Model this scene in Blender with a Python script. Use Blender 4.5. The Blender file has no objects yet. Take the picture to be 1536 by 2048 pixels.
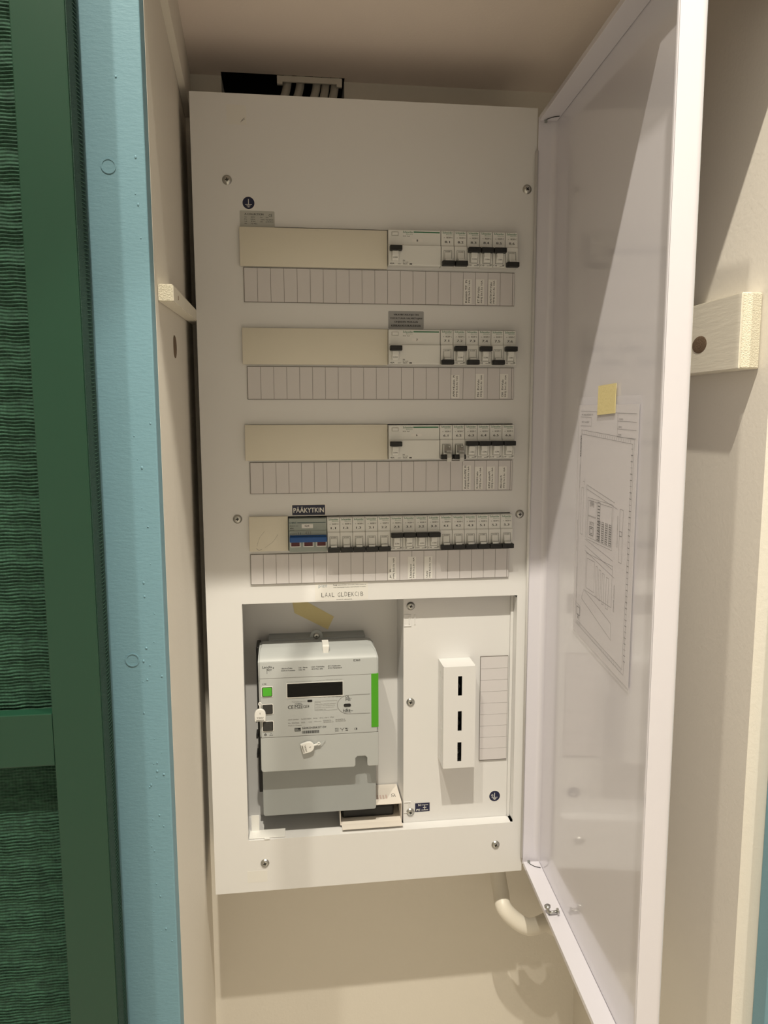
import bpy, bmesh, math, random
from mathutils import Matrix, Vector
random.seed(7)
Z0 = 1.55                      # height of the camera above the floor
scene = bpy.context.scene
COL = scene.collection
R = math.radians

# ------------------------------------------------------------------ camera
cam_d = bpy.data.cameras.new('camera')
cam = bpy.data.objects.new('camera', cam_d); COL.objects.link(cam)
cam_d.sensor_fit = 'HORIZONTAL'; cam_d.sensor_width = 36.0
cam_d.lens = 1500.0 / 1536.0 * 36.0
cam_d.clip_start = 0.01
pitch, yaw, roll = 0.12654, 0.12457, 0.00272
cam.matrix_world = (Matrix.Translation((0.05638, -1.04578, Z0)) @ Matrix.Rotation(-yaw, 4, 'Z')
                    @ Matrix.Rotation(math.pi / 2 - pitch, 4, 'X') @ Matrix.Rotation(-roll, 4, 'Z'))
scene.camera = cam

# ------------------------------------------------------------------ light
w = bpy.data.worlds.new('world'); scene.world = w; w.use_nodes = True
w.node_tree.nodes['Background'].inputs[0].default_value = (1.0, 0.93, 0.82, 1)
w.node_tree.nodes['Background'].inputs[1].default_value = 0.15
scene.view_settings.view_transform = 'Standard'
scene.view_settings.look = 'None'
scene.view_settings.exposure = -0.05
scene.view_settings.gamma = 1.0
scene.view_settings.use_curve_mapping = False

def spot(name, loc, power, target, angle, blend, color, radius=0.02):
    l = bpy.data.lights.new(name, 'SPOT'); l.energy = power; l.color = color
    l.spot_size = R(angle); l.spot_blend = blend; l.shadow_soft_size = radius
    o = bpy.data.objects.new(name, l); COL.objects.link(o)
    o.location = (loc[0], loc[1], loc[2] + Z0)
    d = Vector(target) - Vector(loc)
    o.rotation_euler = d.to_track_quat('-Z', 'Y').to_euler()
    return o
WARM = (1.0, 0.925, 0.775)
# three recessed ceiling downlights by the alcove; the two back spots are added fill
LH = 1.85
spot('downlight_middle', (0.05, -1.2, LH), 180, (0.05, -0.7, -1.0), 120, 0.4, WARM)
spot('downlight_left', (-0.38, -1.2, LH), 88, (-0.3, -0.7, -1.0), 120, 0.4, WARM)
apex = Vector((1.02, -1.2, LH)); e1 = Vector((-0.06, -0.36, 0.146)) - apex; e2 = Vector((-0.08, 0.03, -0.25)) - apex
nn = e1.cross(e2).normalized()
if nn.z > 0: nn = -nn
d2 = (e1.normalized() + e2.normalized()).normalized()
ax = d2 * math.cos(R(30)) + nn * math.sin(R(30))
spot('downlight_right', apex, 125, apex + ax, 60, 0.04, WARM)
spot('fill_spot_back_left', (-0.5, -2.2, LH), 72, (-0.5, -2.2, -1.5), 70, 0.3, WARM)  # unseen fill, added so floor bounce lifts the ambient light
spot('fill_spot_back_right', (0.9, -2.2, LH), 72, (0.9, -2.2, -1.5), 70, 0.3, WARM)  # second added fill spot over the floor

# ------------------------------------------------------------------ materials
def lin(c):
    c = c / 255.0
    return c / 12.92 if c <= 0.04045 else ((c + 0.055) / 1.055) ** 2.4
def mat(name, rgb, rough=0.5, metal=0.0, bump=None, spec=None, var=0.0, coat=0.0, aniso=None):
    m = bpy.data.materials.new(name); m.use_nodes = True
    nt = m.node_tree; b = nt.nodes['Principled BSDF']
    col = (lin(rgb[0]), lin(rgb[1]), lin(rgb[2]), 1)
    b.inputs['Base Color'].default_value = col
    b.inputs['Roughness'].default_value = rough
    b.inputs['Metallic'].default_value = metal
    if coat: b.inputs['Coat Weight'].default_value = coat; b.inputs['Coat Roughness'].default_value = 0.06
    if spec is not None: b.inputs['Specular IOR Level'].default_value = spec
    tc = nt.nodes.new('ShaderNodeTexCoord')
    if var:
        n = nt.nodes.new('ShaderNodeTexNoise'); n.inputs['Scale'].default_value = 9; n.inputs['Detail'].default_value = 6
        r = nt.nodes.new('ShaderNodeMapRange'); r.inputs['To Min'].default_value = 1 - var; r.inputs['To Max'].default_value = 1 + var
        mx = nt.nodes.new('ShaderNodeMix'); mx.data_type = 'RGBA'; mx.blend_type = 'MULTIPLY'; mx.inputs[0].default_value = 1
        mx.inputs[6].default_value = col
        nt.links.new(tc.outputs['Object'], n.inputs['Vector']); nt.links.new(n.outputs['Fac'], r.inputs['Value'])
        nt.links.new(r.outputs['Result'], mx.inputs[7]); nt.links.new(mx.outputs[2], b.inputs['Base Color'])
    if bump:
        sc, st = bump[0], bump[1]
        n = nt.nodes.new('ShaderNodeTexNoise'); n.inputs['Scale'].default_value = sc; n.inputs['Detail'].default_value = 8
        n.inputs['Roughness'].default_value = 0.6
        bp = nt.nodes.new('ShaderNodeBump'); bp.inputs['Strength'].default_value = st; bp.inputs['Distance'].default_value = 0.002
        src = tc.outputs['Object']
        if len(bump) > 2:
            mp = nt.nodes.new('ShaderNodeMapping'); mp.inputs['Scale'].default_value = bump[2]
            nt.links.new(src, mp.inputs['Vector']); src = mp.outputs['Vector']
        nt.links.new(src, n.inputs['Vector']); nt.links.new(n.outputs['Fac'], bp.inputs['Height']); nt.links.new(bp.outputs['Normal'], b.inputs['Normal'])
    return m
M = dict(
    steel=mat('white_powder_coat', (228, 227, 226), 0.38, var=0.01),
    doorpaint=mat('glossy_white_door_paint', (224, 221, 229), 0.17, spec=0.55, coat=0.6),
    cream=mat('cream_cover_plastic', (226, 220, 204), 0.4, bump=(400, 0.05)),
    breaker=mat('white_breaker_plastic', (230, 230, 226), 0.4),
    cell=mat('marker_strip_grey_plastic', (216, 212, 212), 0.35),
    cellbase=mat('marker_strip_base', (120, 114, 108), 0.5),
    paper=mat('white_label_paper', (236, 234, 230), 0.7),
    black=mat('black_plastic', (9, 9, 9), 0.45),
    ink=mat('black_ink', (28, 27, 28), 0.8),
    inkgrey=mat('grey_ink', (120, 118, 114), 0.8),
    drawink=mat('drawing_ink', (84, 82, 88), 0.8),
    sheet=mat('drawing_paper', (228, 224, 229), 0.6),
    inklight=mat('pale_grey_ink', (160, 156, 150), 0.8),
    inkgreen=mat('green_ink', (28, 110, 70), 0.7),
    inkred=mat('faded_red_ink', (190, 120, 105), 0.8),
    inkblue=mat('pen_ink', (90, 120, 140), 0.8),
    inkwhite=mat('white_print', (236, 234, 228), 0.6),
    navy=mat('navy_sticker', (14, 20, 58), 0.35),
    greylabel=mat('silver_grey_sticker', (160, 160, 160), 0.4),
    palelabel=mat('pale_silver_sticker', (184, 184, 178), 0.35),
    cleartape=mat('clear_tape_on_paint', (229, 227, 222), 0.28),
    switchgrey=mat('grey_green_switch_plastic', (158, 166, 160), 0.42),
    switchblue=mat('blue_switch_handle', (14, 78, 148), 0.35),
    darkred=mat('dark_red_indicator', (84, 14, 26), 0.4),
    teal=mat('dark_teal_print', (14, 60, 70), 0.6),
    zinc=mat('zinc_plated_steel', (190, 190, 186), 0.28, 1.0),
    zincdull=mat('galvanised_steel', (165, 168, 166), 0.45, 0.8),
    dark=mat('cavity_shade_black', (20, 18, 15), 0.9),
    cablegrey=mat('white_cable_sheath', (205, 200, 190), 0.45),
    pipe=mat('cream_plastic_conduit', (232, 226, 214), 0.4),
    meter=mat('light_grey_meter_plastic', (180, 183, 182), 0.42, bump=(900, 0.04)),
    meter2=mat('grey_meter_base_plastic', (158, 162, 162), 0.45),
    lcd=mat('dark_display_glass', (5, 6, 6), 0.08, spec=0.25),
    green=mat('bright_green_stripe', (72, 160, 18), 0.45),
    greenbtn=mat('green_button_plastic', (78, 178, 40), 0.35),
    darkbtn=mat('charcoal_button_plastic', (50, 50, 48), 0.4),
    seal=mat('white_seal_plastic', (235, 234, 230), 0.35),
    tape=mat('yellow_masking_tape', (232, 217, 162), 0.75, bump=(300, 0.2)),
    card=mat('white_cardboard', (234, 226, 216), 0.7),
    wall=mat('cream_wall_paint', (230, 224, 213), 0.62, bump=(190, 0.16), var=0.015),
    ceilp=mat('matt_cream_ceiling_paint', (247, 234, 224), 0.75, bump=(220, 0.12)),
    wood=mat('white_painted_wood', (232, 226, 210), 0.5, bump=(160, 0.22, (1, 0.12, 1)), var=0.02),
    endgrain=mat('painted_end_grain', (236, 229, 208), 0.7, bump=(700, 1.0)),
    knot=mat('brown_wood_knot', (112, 92, 72), 0.8, bump=(600, 0.6)),
    roomwall=mat('room_wall_paint', (236, 234, 230), 0.8),
    floor=mat('pale_floor', (196, 188, 178), 0.5, bump=(30, 0.1, (1, 12, 1)), var=0.1),
    blue=mat('light_blue_wood_paint', (114, 152, 166), 0.55, bump=(150, 0.13, (1.0, 1.0, 3.0))),
    greenpaint=mat('green_wood_paint', (22, 61, 44), 0.42, bump=(60, 0.05, (1, 1, 0.2))),
    fabricdark=mat('dark_green_fabric_edge', (20, 56, 44), 0.8, bump=(900, 0.4)),
    rail=mat('dark_brown_gap_strip', (60, 44, 32), 0.6),
    pink=mat('pinkish_white', (220, 214, 210), 0.5),
)
# woven fabric on the green screen
def fabric_mat():
    m = bpy.data.materials.new('green_ribbed_fabric'); m.use_nodes = True; nt = m.node_tree; b = nt.nodes['Principled BSDF']
    b.inputs['Roughness'].default_value = 0.85
    tc = nt.nodes.new('ShaderNodeTexCoord')
    mp = nt.nodes.new('ShaderNodeMapping'); mp.inputs['Scale'].default_value = (160, 160, 500)
    n = nt.nodes.new('ShaderNodeTexNoise'); n.inputs['Scale'].default_value = 1.0; n.inputs['Detail'].default_value = 4
    cr = nt.nodes.new('ShaderNodeValToRGB')
    cr.color_ramp.elements[0].position = 0.35; cr.color_ramp.elements[0].color = (lin(20), lin(54), lin(40), 1)
    cr.color_ramp.elements[1].position = 0.7; cr.color_ramp.elements[1].color = (lin(42), lin(82), lin(62), 1)
    wv = nt.nodes.new('ShaderNodeTexWave'); wv.bands_direction = 'X'; wv.inputs['Scale'].default_value = 110; wv.inputs['Distortion'].default_value = 1.5
    bp = nt.nodes.new('ShaderNodeBump'); bp.inputs['Strength'].default_value = 0.35; bp.inputs['Distance'].default_value = 0.001
    L = nt.links.new
    L(tc.outputs['Object'], mp.inputs['Vector']); L(mp.outputs['Vector'], n.inputs['Vector']); L(n.outputs['Fac'], cr.inputs['Fac'])
    L(cr.outputs['Color'], b.inputs['Base Color']); L(tc.outputs['Object'], wv.inputs['Vector']); L(wv.outputs['Fac'], bp.inputs['Height']); L(bp.outputs['Normal'], b.inputs['Normal'])
    return m
M['fabric'] = fabric_mat()
def film_mat():
    m = bpy.data.materials.new('clear_plastic_sleeve'); m.use_nodes = True; nt = m.node_tree
    b = nt.nodes['Principled BSDF']; b.inputs['Base Color'].default_value = (0.86, 0.84, 0.88, 1); b.inputs['Roughness'].default_value = 0.12
    b.inputs['Alpha'].default_value = 0.13
    return m
M['film'] = film_mat()

# ------------------------------------------------------------------ mesh helpers (coordinates: x right, y into the alcove, z up from camera height)
ORG = {}
def bx(bm, x0, x1, y0, y1, z0, z1, bev=0.0, seg=2):
    t = bmesh.new()
    v = [t.verts.new(p) for p in ((x0,y0,z0),(x1,y0,z0),(x1,y1,z0),(x0,y1,z0),(x0,y0,z1),(x1,y0,z1),(x1,y1,z1),(x0,y1,z1))]
    for f in ((3,2,1,0),(4,5,6,7),(0,1,5,4),(1,2,6,5),(2,3,7,6),(3,0,4,7)): t.faces.new([v[i] for i in f])
    if bev: bmesh.ops.bevel(t, geom=list(t.edges), offset=bev, segments=seg, affect='EDGES', profile=0.5)
    merge(bm, t)
def merge(bm, t, mtx=None):
    if mtx is not None: bmesh.ops.transform(t, matrix=mtx, verts=t.verts)
    me = bpy.data.meshes.new('tmp'); t.to_mesh(me); t.free(); bm.from_mesh(me); bpy.data.meshes.remove(me)
def prism(bm, pts, y0, y1, bev=0.0):           # polygon in x,z (counter-clockwise seen from the front), extruded along y
    t = bmesh.new()
    a = [t.verts.new((x, y0, z)) for x, z in pts]; b = [t.verts.new((x, y1, z)) for x, z in pts]
    n = len(pts); t.faces.new(a); t.faces.new(b[::-1])
    for i in range(n): t.faces.new((a[i], b[i], b[(i+1) % n], a[(i+1) % n]))
    bmesh.ops.recalc_face_normals(t, faces=t.faces)
    if bev:
        es = [e for e in t.edges if all(abs(v.co.y - y0) < 1e-7 for v in e.verts)]
        bmesh.ops.bevel(t, geom=es, offset=bev, segments=2, affect='EDGES', profile=0.5)
    merge(bm, t)
def prismx(bm, pts, x0, x1):                   # polygon in y,z extruded along x
    t = bmesh.new()
    a = [t.verts.new((x0, y, z)) for y, z in pts]; b = [t.verts.new((x1, y, z)) for y, z in pts]
    n = len(pts); t.faces.new(a); t.faces.new(b[::-1])
    for i in range(n): t.faces.new((a[i], b[i], b[(i+1) % n], a[(i+1) % n]))
    bmesh.ops.recalc_face_normals(t, faces=t.faces); merge(bm, t)
def circ(cx, cz, r, n=28, a0=0): return [(cx + r*math.cos(a0 + 2*math.pi*i/n), cz + r*math.sin(a0 + 2*math.pi*i/n)) for i in range(n)]
def rrect(x0, x1, z0, z1, r, n=5):
    p = []
    for cx, cz, a in ((x1-r, z1-r, 0), (x0+r, z1-r, 90), (x0+r, z0+r, 180), (x1-r, z0+r, 270)):
        for i in range(n+1): p.append((cx + r*math.cos(R(a + 90*i/n)), cz + r*math.sin(R(a + 90*i/n))))
    return p
def ringp(bm, cx, cz, r0, r1, y0, y1, n=28):
    t = bmesh.new(); L = []
    for r, y in ((r0, y0), (r1, y0), (r1, y1), (r0, y1)):
        L.append([t.verts.new((cx + r*math.cos(2*math.pi*i/n), y, cz + r*math.sin(2*math.pi*i/n))) for i in range(n)])
    for k in range(4):
        for i in range(n): t.faces.new((L[k][i], L[k][(i+1) % n], L[(k+1) % 4][(i+1) % n], L[(k+1) % 4][i]))
    bmesh.ops.recalc_face_normals(t, faces=t.faces); merge(bm, t)
def frame(bm, x0, x1, z0, z1, wd, y0, y1):
    bx(bm, x0, x1, y0, y1, z0, z0+wd); bx(bm, x0, x1, y0, y1, z1-wd, z1)
    bx(bm, x0, x0+wd, y0, y1, z0+wd, z1-wd); bx(bm, x1-wd, x1, y0, y1, z0+wd, z1-wd)
def tube(bm, pts, r, n=12, cap=True):
    t = bmesh.new(); rings = []; pts = [Vector(p) for p in pts]
    for i, p in enumerate(pts):
        d = (pts[min(i+1, len(pts)-1)] - pts[max(i-1, 0)]).normalized()
        u = d.cross(Vector((0, 1, 0)) if abs(d.y) < 0.9 else Vector((1, 0, 0))).normalized(); v = d.cross(u)
        rings.append([t.verts.new(p + (u*math.cos(2*math.pi*k/n) + v*math.sin(2*math.pi*k/n))*r) for k in range(n)])
    for i in range(len(rings)-1):
        for k in range(n): t.faces.new((rings[i][k], rings[i][(k+1) % n], rings[i+1][(k+1) % n], rings[i+1][k]))
    if cap: t.faces.new(rings[0][::-1]); t.faces.new(rings[-1])
    bmesh.ops.recalc_face_normals(t, faces=t.faces)
    for f in t.faces: f.smooth = True
    merge(bm, t)
def smoothpath(pts, k=8):
    P = [Vector(p) for p in pts]; P = [P[0]*2 - P[1]] + P + [P[-1]*2 - P[-2]]; out = []
    for i in range(1, len(P)-2):
        for j in range(k):
            t = j / k; a, b, c, d = P[i-1], P[i], P[i+1], P[i+2]
            out.append(0.5*((2*b) + (c-a)*t + (2*a-5*b+4*c-d)*t*t + (3*b-a-3*c+d)*t**3))
    out.append(P[-2]); return out
# text: filled outlines of the built-in font, fitted to a box x0..x1, z0..z1 on plane y (rot: 90 = reads upwards)
_fc = {}
def glyphs(s, bold):
    key = (s, bold)
    if key not in _fc:
        c = bpy.data.curves.new('t', 'FONT'); c.body = s; c.resolution_u = 2; c.size = 1; c.offset = bold
        o = bpy.data.objects.new('t', c); COL.objects.link(o)
        dg = bpy.context.evaluated_depsgraph_get(); me = o.evaluated_get(dg).to_mesh()
        vs = [v.co.copy() for v in me.vertices]; fs = [tuple(p.vertices) for p in me.polygons]
        o.evaluated_get(dg).to_mesh_clear(); bpy.data.objects.remove(o); bpy.data.curves.remove(c)
        _fc[key] = (vs, fs)
    return _fc[key]
def txt(bm, s, x0, z0, w=None, h=0.003, y=0.0, rot=0, bold=0.0, mtx=None):
    if bold > 0:                       # heavier print: strokes repeated a little to the side
        e = 0.95 * bold * h / 0.7
        for k in (-1, 0, 1):
            dx, dz = (0, k*e) if rot else (k*e, 0)
            q = 1e-6*k
            if mtx is not None: txt(bm, s, x0+k*e*0, z0, w, h, y+q, rot, 0.0, mtx @ Matrix.Translation((k*e if not rot else 0, 0, k*e if rot else 0)))
            else: txt(bm, s, x0+dx*(0 if rot else 1), z0+dz*(1 if rot else 0), w, h, y+q, rot, 0.0)
        if rot:
            for k in (-1, 1): txt(bm, s, x0+k*e, z0, w, h, y+2e-6*k, rot, 0.0, mtx)
        return
    vs, fs = glyphs(s, bold)
    if not vs: return
    ax, bx_ = min(v.x for v in vs), max(v.x for v in vs); az, bz = min(v.y for v in vs), max(v.y for v in vs)
    sz = h / (bz - az); sx = sz if w is None else w / (bx_ - ax)
    nv = []
    for v in vs:
        a, b = (v.x-ax)*sx, (v.y-az)*sz
        if rot == 90: a, b = -b, a
        if rot == -90: a, b = b, -a
        p = Vector((x0+a, y, z0+b))
        nv.append(bm.verts.new(mtx @ p if mtx is not None else p))
    for f in fs:
        try: bm.faces.new([nv[i] for i in f])
        except ValueError: pass
def link(o):
    COL.objects.link(o); return o
def obj(name, bm, m, parent=None, local=False, smooth=False, origin=None, label=None):
    me = bpy.data.meshes.new(name)
    if parent is not None:
        og = Vector((0, 0, 0)) if local else ORG[parent.name]
    elif origin is not None: og = Vector(origin)
    else:
        xs = [v.co.x for v in bm.verts]; ys = [v.co.y for v in bm.verts]; zs = [v.co.z for v in bm.verts]
        og = Vector(((min(xs)+max(xs))/2, (min(ys)+max(ys))/2, min(zs)))
    if not local:
        for v in bm.verts: v.co -= og
    if smooth:
        for f in bm.faces: f.smooth = True
    bm.to_mesh(me); bm.free(); me.materials.append(m)
    o = link(bpy.data.objects.new(name, me))
    if parent is not None: o.parent = parent; ORG[o.name] = ORG[parent.name]
    else: o.location = og + Vector((0, 0, Z0)); ORG[o.name] = og
    if smooth: me.set_sharp_from_angle(angle=R(40))
    if label: o['label'] = label
    return o
def thing(name, label, cat, loc, group=None):
    o = link(bpy.data.objects.new(name, None)); o.empty_display_size = 0.02
    o.location = (loc[0], loc[1], loc[2] + Z0); ORG[o.name] = Vector(loc)
    o['label'] = label; o['category'] = cat
    if group: o['group'] = group
    return o
def tag(o, label, cat, group=None):
    o['label'] = label; o['category'] = cat
    if group: o['group'] = group
    return o
def struct(name, bm, m, **k):
    o = obj(name, bm, m, **k); o['kind'] = 'structure'; return o
def NB(): return bmesh.new()
def box(name, m, parent, *a, **k):
    lab = k.pop('label', None); b = NB(); bx(b, *a, **k); return obj(name, b, m, parent, label=lab)

# ------------------------------------------------------------------ the room shell
CEIL, FLR = 1.92, -1.55
LW = [(-0.338, -0.0600), (0.13, -0.0843)]      # left alcove wall: y, x
RW = [(-0.338, 0.535), (0.13, 0.5448)]
ZC = 0.490                                     # alcove ceiling
def quadprism(bm, pts, z0, z1):                # polygon in x,y extruded in z
    t = bmesh.new(); a = [t.verts.new((x, y, z0)) for x, y in pts]; b = [t.verts.new((x, y, z1)) for x, y in pts]; n = len(pts)
    t.faces.new(a); t.faces.new(b[::-1])
    for i in range(n): t.faces.new((a[i], b[i], b[(i+1) % n], a[(i+1) % n]))
    bmesh.ops.recalc_face_normals(t, faces=t.faces); merge(bm, t)
b = NB(); bx(b, -2.2, 2.4, -3.2, 0.3, FLR-0.05, FLR); struct('floor', b, M['floor'])
b = NB(); bx(b, -2.2, 2.4, -3.2, -0.338, CEIL, CEIL+0.05); struct('ceiling', b, M['roomwall'])
b = NB(); bx(b, -2.25, -2.2, -3.2, -0.2, FLR, CEIL); struct('wall_left', b, M['roomwall'])
b = NB(); bx(b, 2.4, 2.45, -3.2, -0.2, FLR, CEIL); struct('wall_right', b, M['roomwall'])
b = NB(); bx(b, -2.25, 2.45, -3.25, -3.2, FLR, CEIL); struct('wall_behind', b, M['roomwall'])
b = NB(); quadprism(b, [(-2.2, -0.338), (LW[0][1], LW[0][0]), (LW[1][1], LW[1][0]), (-0.14, 0.13), (-0.14, -0.24), (-2.2, -0.24)], FLR, ZC+0.02); struct('wall_alcove_left', b, M['wall'])
b = NB(); quadprism(b, [(2.4, -0.338), (RW[0][1], RW[0][0]), (RW[1][1], RW[1][0]), (0.62, 0.13), (0.62, -0.24), (2.4, -0.24)], FLR, ZC+0.02); struct('wall_alcove_right', b, M['wall'])
b = NB(); bx(b, -0.14, 0.62, 0.13, 0.20, FLR, 0.435); bx(b, -0.14, -0.032, 0.13, 0.20, 0.435, ZC+0.02); bx(b, 0.146, 0.62, 0.13, 0.20, 0.435, ZC+0.02)
struct('wall_back', b, M['wall'])
b = NB(); bx(b, -0.14, 0.62, -0.338, 0.118, ZC, ZC+0.02); bx(b, -0.14, -0.032, 0.118, 0.20, ZC, ZC+0.02); bx(b, 0.146, 0.62, 0.118, 0.20, ZC, ZC+0.02)
struct('ceiling_alcove', b, M['ceilp'])
b = NB(); bx(b, -2.2, 2.4, -0.338, -0.30, ZC+0.02, CEIL)
bx(b, LW[0][1], RW[0][1], -0.338, -0.318, 0.398, ZC); struct('wall_lintel', b, M['wall'])
# near-black box round the ceiling opening: the void's shade put into its colour
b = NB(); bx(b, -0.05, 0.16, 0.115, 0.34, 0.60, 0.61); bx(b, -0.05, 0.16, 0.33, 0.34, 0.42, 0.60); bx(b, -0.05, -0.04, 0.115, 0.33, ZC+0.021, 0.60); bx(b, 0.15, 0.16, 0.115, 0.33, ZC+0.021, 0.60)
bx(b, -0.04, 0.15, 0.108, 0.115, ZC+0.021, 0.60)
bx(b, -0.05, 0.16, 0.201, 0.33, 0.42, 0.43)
struct('void_shade_box', b, M['dark'])
# blue casing boards
b = NB(); bx(b, -0.235, -0.060, -0.360, -0.3385, FLR, CEIL-0.002, bev=0.0012); blue_l = struct('trim_1', b, M['blue'])
b = NB()
for cz, cx in ((0.2096, -0.0904), (-0.2198, -0.0895)):
    ringp(b, cx, cz, 0.0052, 0.0062, -0.3606, -0.3598)
    prism(b, circ(cx, cz, 0.0052), -0.3602, -0.3598)
o = obj('plug_cap', b, M['blue'], blue_l)
b = NB()
for i in range(46):
    z = random.uniform(-0.52, 0.30) if i % 3 else random.uniform(-0.45, -0.12); x = random.uniform(-0.082, -0.064); r = random.uniform(0.0004, 0.0010)
    t = bmesh.new(); bmesh.ops.create_icosphere(t, subdivisions=2, radius=r)
    merge(b, t, Matrix.Translation((x, -0.3601, z)) @ Matrix.Diagonal((1, 0.5, random.uniform(1, 1.8), 1)))
o = obj('paint_blister', b, M['blue'], blue_l, smooth=True); o['kind'] = 'stuff'
b = NB(); bx(b, 0.560, 0.72, -0.360, -0.3385, FLR, CEIL-0.002, bev=0.0012); struct('trim_2', b, M['blue'])
b = NB(); bx(b, -0.058, 0.547, -0.360, -0.3385, 0.395, 0.50, bev=0.0012); struct('trim_3', b, M['blue'])
# narrow moulding under the alcove ceiling on the left wall
b = NB()
quadprism(b, [(-0.0612, -0.316), (-0.0535, -0.316), (-0.0745, 0.115), (-0.0832, 0.115)], 0.425, ZC-0.0005); struct('trim_4', b, M['wall'])

# ------------------------------------------------------------------ battens
t_ = thing('wall_batten', 'small white painted wooden batten fixed along the left alcove wall', 'batten', (-0.055, -0.32, 0.10))
b = NB()
def slant(bm, y0, y1, xa, xb, za, zb):
    t = bmesh.new(); v = []
    for y, (x0, x1), (z0, z1) in ((y0, xa[0:2], za), (y1, xb[0:2], zb)):
        v += [t.verts.new(p) for p in ((x0, y, z0), (x1, y, z0), (x1, y, z1), (x0, y, z1))]
    for f in ((0,1,2,3),(7,6,5,4),(0,4,5,1),(1,5,6,2),(2,6,7,3),(3,7,4,0)): t.faces.new([v[i] for i in f])
    bmesh.ops.recalc_face_normals(t, faces=t.faces)
    bmesh.ops.bevel(t, geom=list(t.edges), offset=0.0009, segments=2, affect='EDGES'); merge(bm, t)
slant(b, -0.318, 0.128, (-0.0608, -0.0470), (-0.0838, -0.0700), (0.1055, 0.1212), (0.136, 0.1505))
obj('bar', b, M['wood'], t_)
b = NB(); bx(b, -0.0602, -0.0476, -0.3187, -0.3180, 0.1062, 0.1205); obj('end_grain', b, M['endgrain'], t_)
for x, y, z in ((-0.0494, -0.27, 0.1160), (-0.0590, -0.12, 0.1240), (-0.0630, -0.04, 0.1290)):
    b = NB(); bx(b, x-0.0004, x+0.0004, y-0.0008, y+0.0008, z-0.002, z+0.002)
    obj('nail_hole', b, M['knot'], t_)
t_ = thing('wall_batten', 'wide white wooden batten with a brown knot on the right alcove wall', 'batten', (0.52, -0.32, 0.05))
b = NB(); slant(b, -0.318, 0.128, (0.5130, 0.5350), (0.5226, 0.5446), (0.0475, 0.1240), (0.0475, 0.1240)); obj('bar', b, M['wood'], t_)
b = NB(); bx(b, 0.5145, 0.5338, -0.3187, -0.3180, 0.0490, 0.1225); obj('end_grain', b, M['endgrain'], t_)
b = NB(); t = bmesh.new(); bmesh.ops.create_icosphere(t, subdivisions=3, radius=1)
merge(b, t, Matrix.Translation((0.5146, -0.2385, 0.0790)) @ Matrix.Diagonal((0.0009, 0.0155, 0.0095, 1))); obj('knot', b, M['knot'], t_, smooth=True)
b = NB(); t = bmesh.new(); bmesh.ops.create_icosphere(t, subdivisions=3, radius=1)
merge(b, t, Matrix.Translation((-0.0678, -0.1750, 0.0775)) @ Matrix.Diagonal((0.0012, 0.0115, 0.0125, 1)))
o = obj('knot_hole', b, M['knot'], bpy.data.objects['wall_alcove_left'])

# ------------------------------------------------------------------ the electrical cabinet
PL, PR, PT, PB = -0.0635, 0.3998, 0.4152, -0.6966
cab = thing('electrical_cabinet', 'white metal electrical distribution cabinet with its door open in the alcove', 'cabinet', (0.168, 0.08, PB))
ROWZ = [(0.2018, 0.2488), (0.0708, 0.1178), (-0.0588, -0.0118), (-0.1862, -0.1392)]
OPN = (-0.0142, 0.3845, -0.6160, -0.2610)      # opening for meter
cuts = []
for i, (a, c) in enumerate(ROWZ): cuts.append((0.002 if i < 3 else 0.004, 0.3725 if i < 3 else 0.3712, a, c+0.0014))
cuts.append(OPN)
def plate_with_holes(bm, x0, x1, z0, z1, holes, y, th):
    xs = sorted({x0, x1} | {h[0] for h in holes} | {h[1] for h in holes}); zs = sorted({z0, z1} | {h[2] for h in holes} | {h[3] for h in holes})
    V = {}
    def gv(i, j):
        if (i, j) not in V: V[(i, j)] = t.verts.new((xs[i], y, zs[j]))
        return V[(i, j)]
    t = bmesh.new()
    for i in range(len(xs)-1):
        for j in range(len(zs)-1):
            cx, cz = (xs[i]+xs[i+1])/2, (zs[j]+zs[j+1])/2
            if any(h[0] < cx < h[1] and h[2] < cz < h[3] for h in holes): continue
            t.faces.new((gv(i, j), gv(i+1, j), gv(i+1, j+1), gv(i, j+1)))
    r = bmesh.ops.extrude_face_region(t, geom=list(t.faces))
    bmesh.ops.translate(t, verts=[v for v in r['geom'] if isinstance(v, bmesh.types.BMVert)], vec=(0, th, 0))
    bmesh.ops.recalc_face_normals(t, faces=t.faces); merge(bm, t)
b = NB(); plate_with_holes(b, PL, PR, PT*0+PB, PT, cuts, 0.0, 0.0015)
bx(b, PL, PL+0.0015, 0.0015, 0.016, PB, PT); bx(b, PR-0.0015, PR, 0.0015, 0.016, PB, PT)
bx(b, PL+0.0015, PR-0.0015, 0.0015, 0.016, PB, PB+0.0015); bx(b, PL+0.0015, PR-0.0015, 0.0015, 0.016, PT-0.0015, PT)
# folded ledge and returns round the meter opening
bx(b, OPN[0], OPN[1]-0.003, 0.0015, 0.0195, OPN[2]-0.0015, OPN[2]-0.0001)
bx(b, OPN[0]-0.0013, OPN[0]-0.0001, 0.0015, 0.016, OPN[2]+0.004, OPN[3]-0.004); bx(b, OPN[1]+0.0001, OPN[1]+0.0013, 0.0015, 0.0195, OPN[2]+0.003, OPN[3]-0.004)
obj('front_cover', b, M['steel'], cab)
b = NB()
xa, xb, za, zb = PL+0.0022, PR-0.0022, PB+0.0022, PT-0.0022
bx(b, xa, xb, 0.1235, 0.125, za, zb)
bx(b, xa, xa+0.0015, 0.0162, 0.1235, za, zb); bx(b, xb-0.0015, xb, 0.0162, 0.1235, za, zb)
bx(b, xa+0.0015, xb-0.0015, 0.0162, 0.1235, za, za+0.0015); bx(b, xa+0.0015, xb-0.0015, 0.0162, 0.1235, zb-0.0015, zb)
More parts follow.
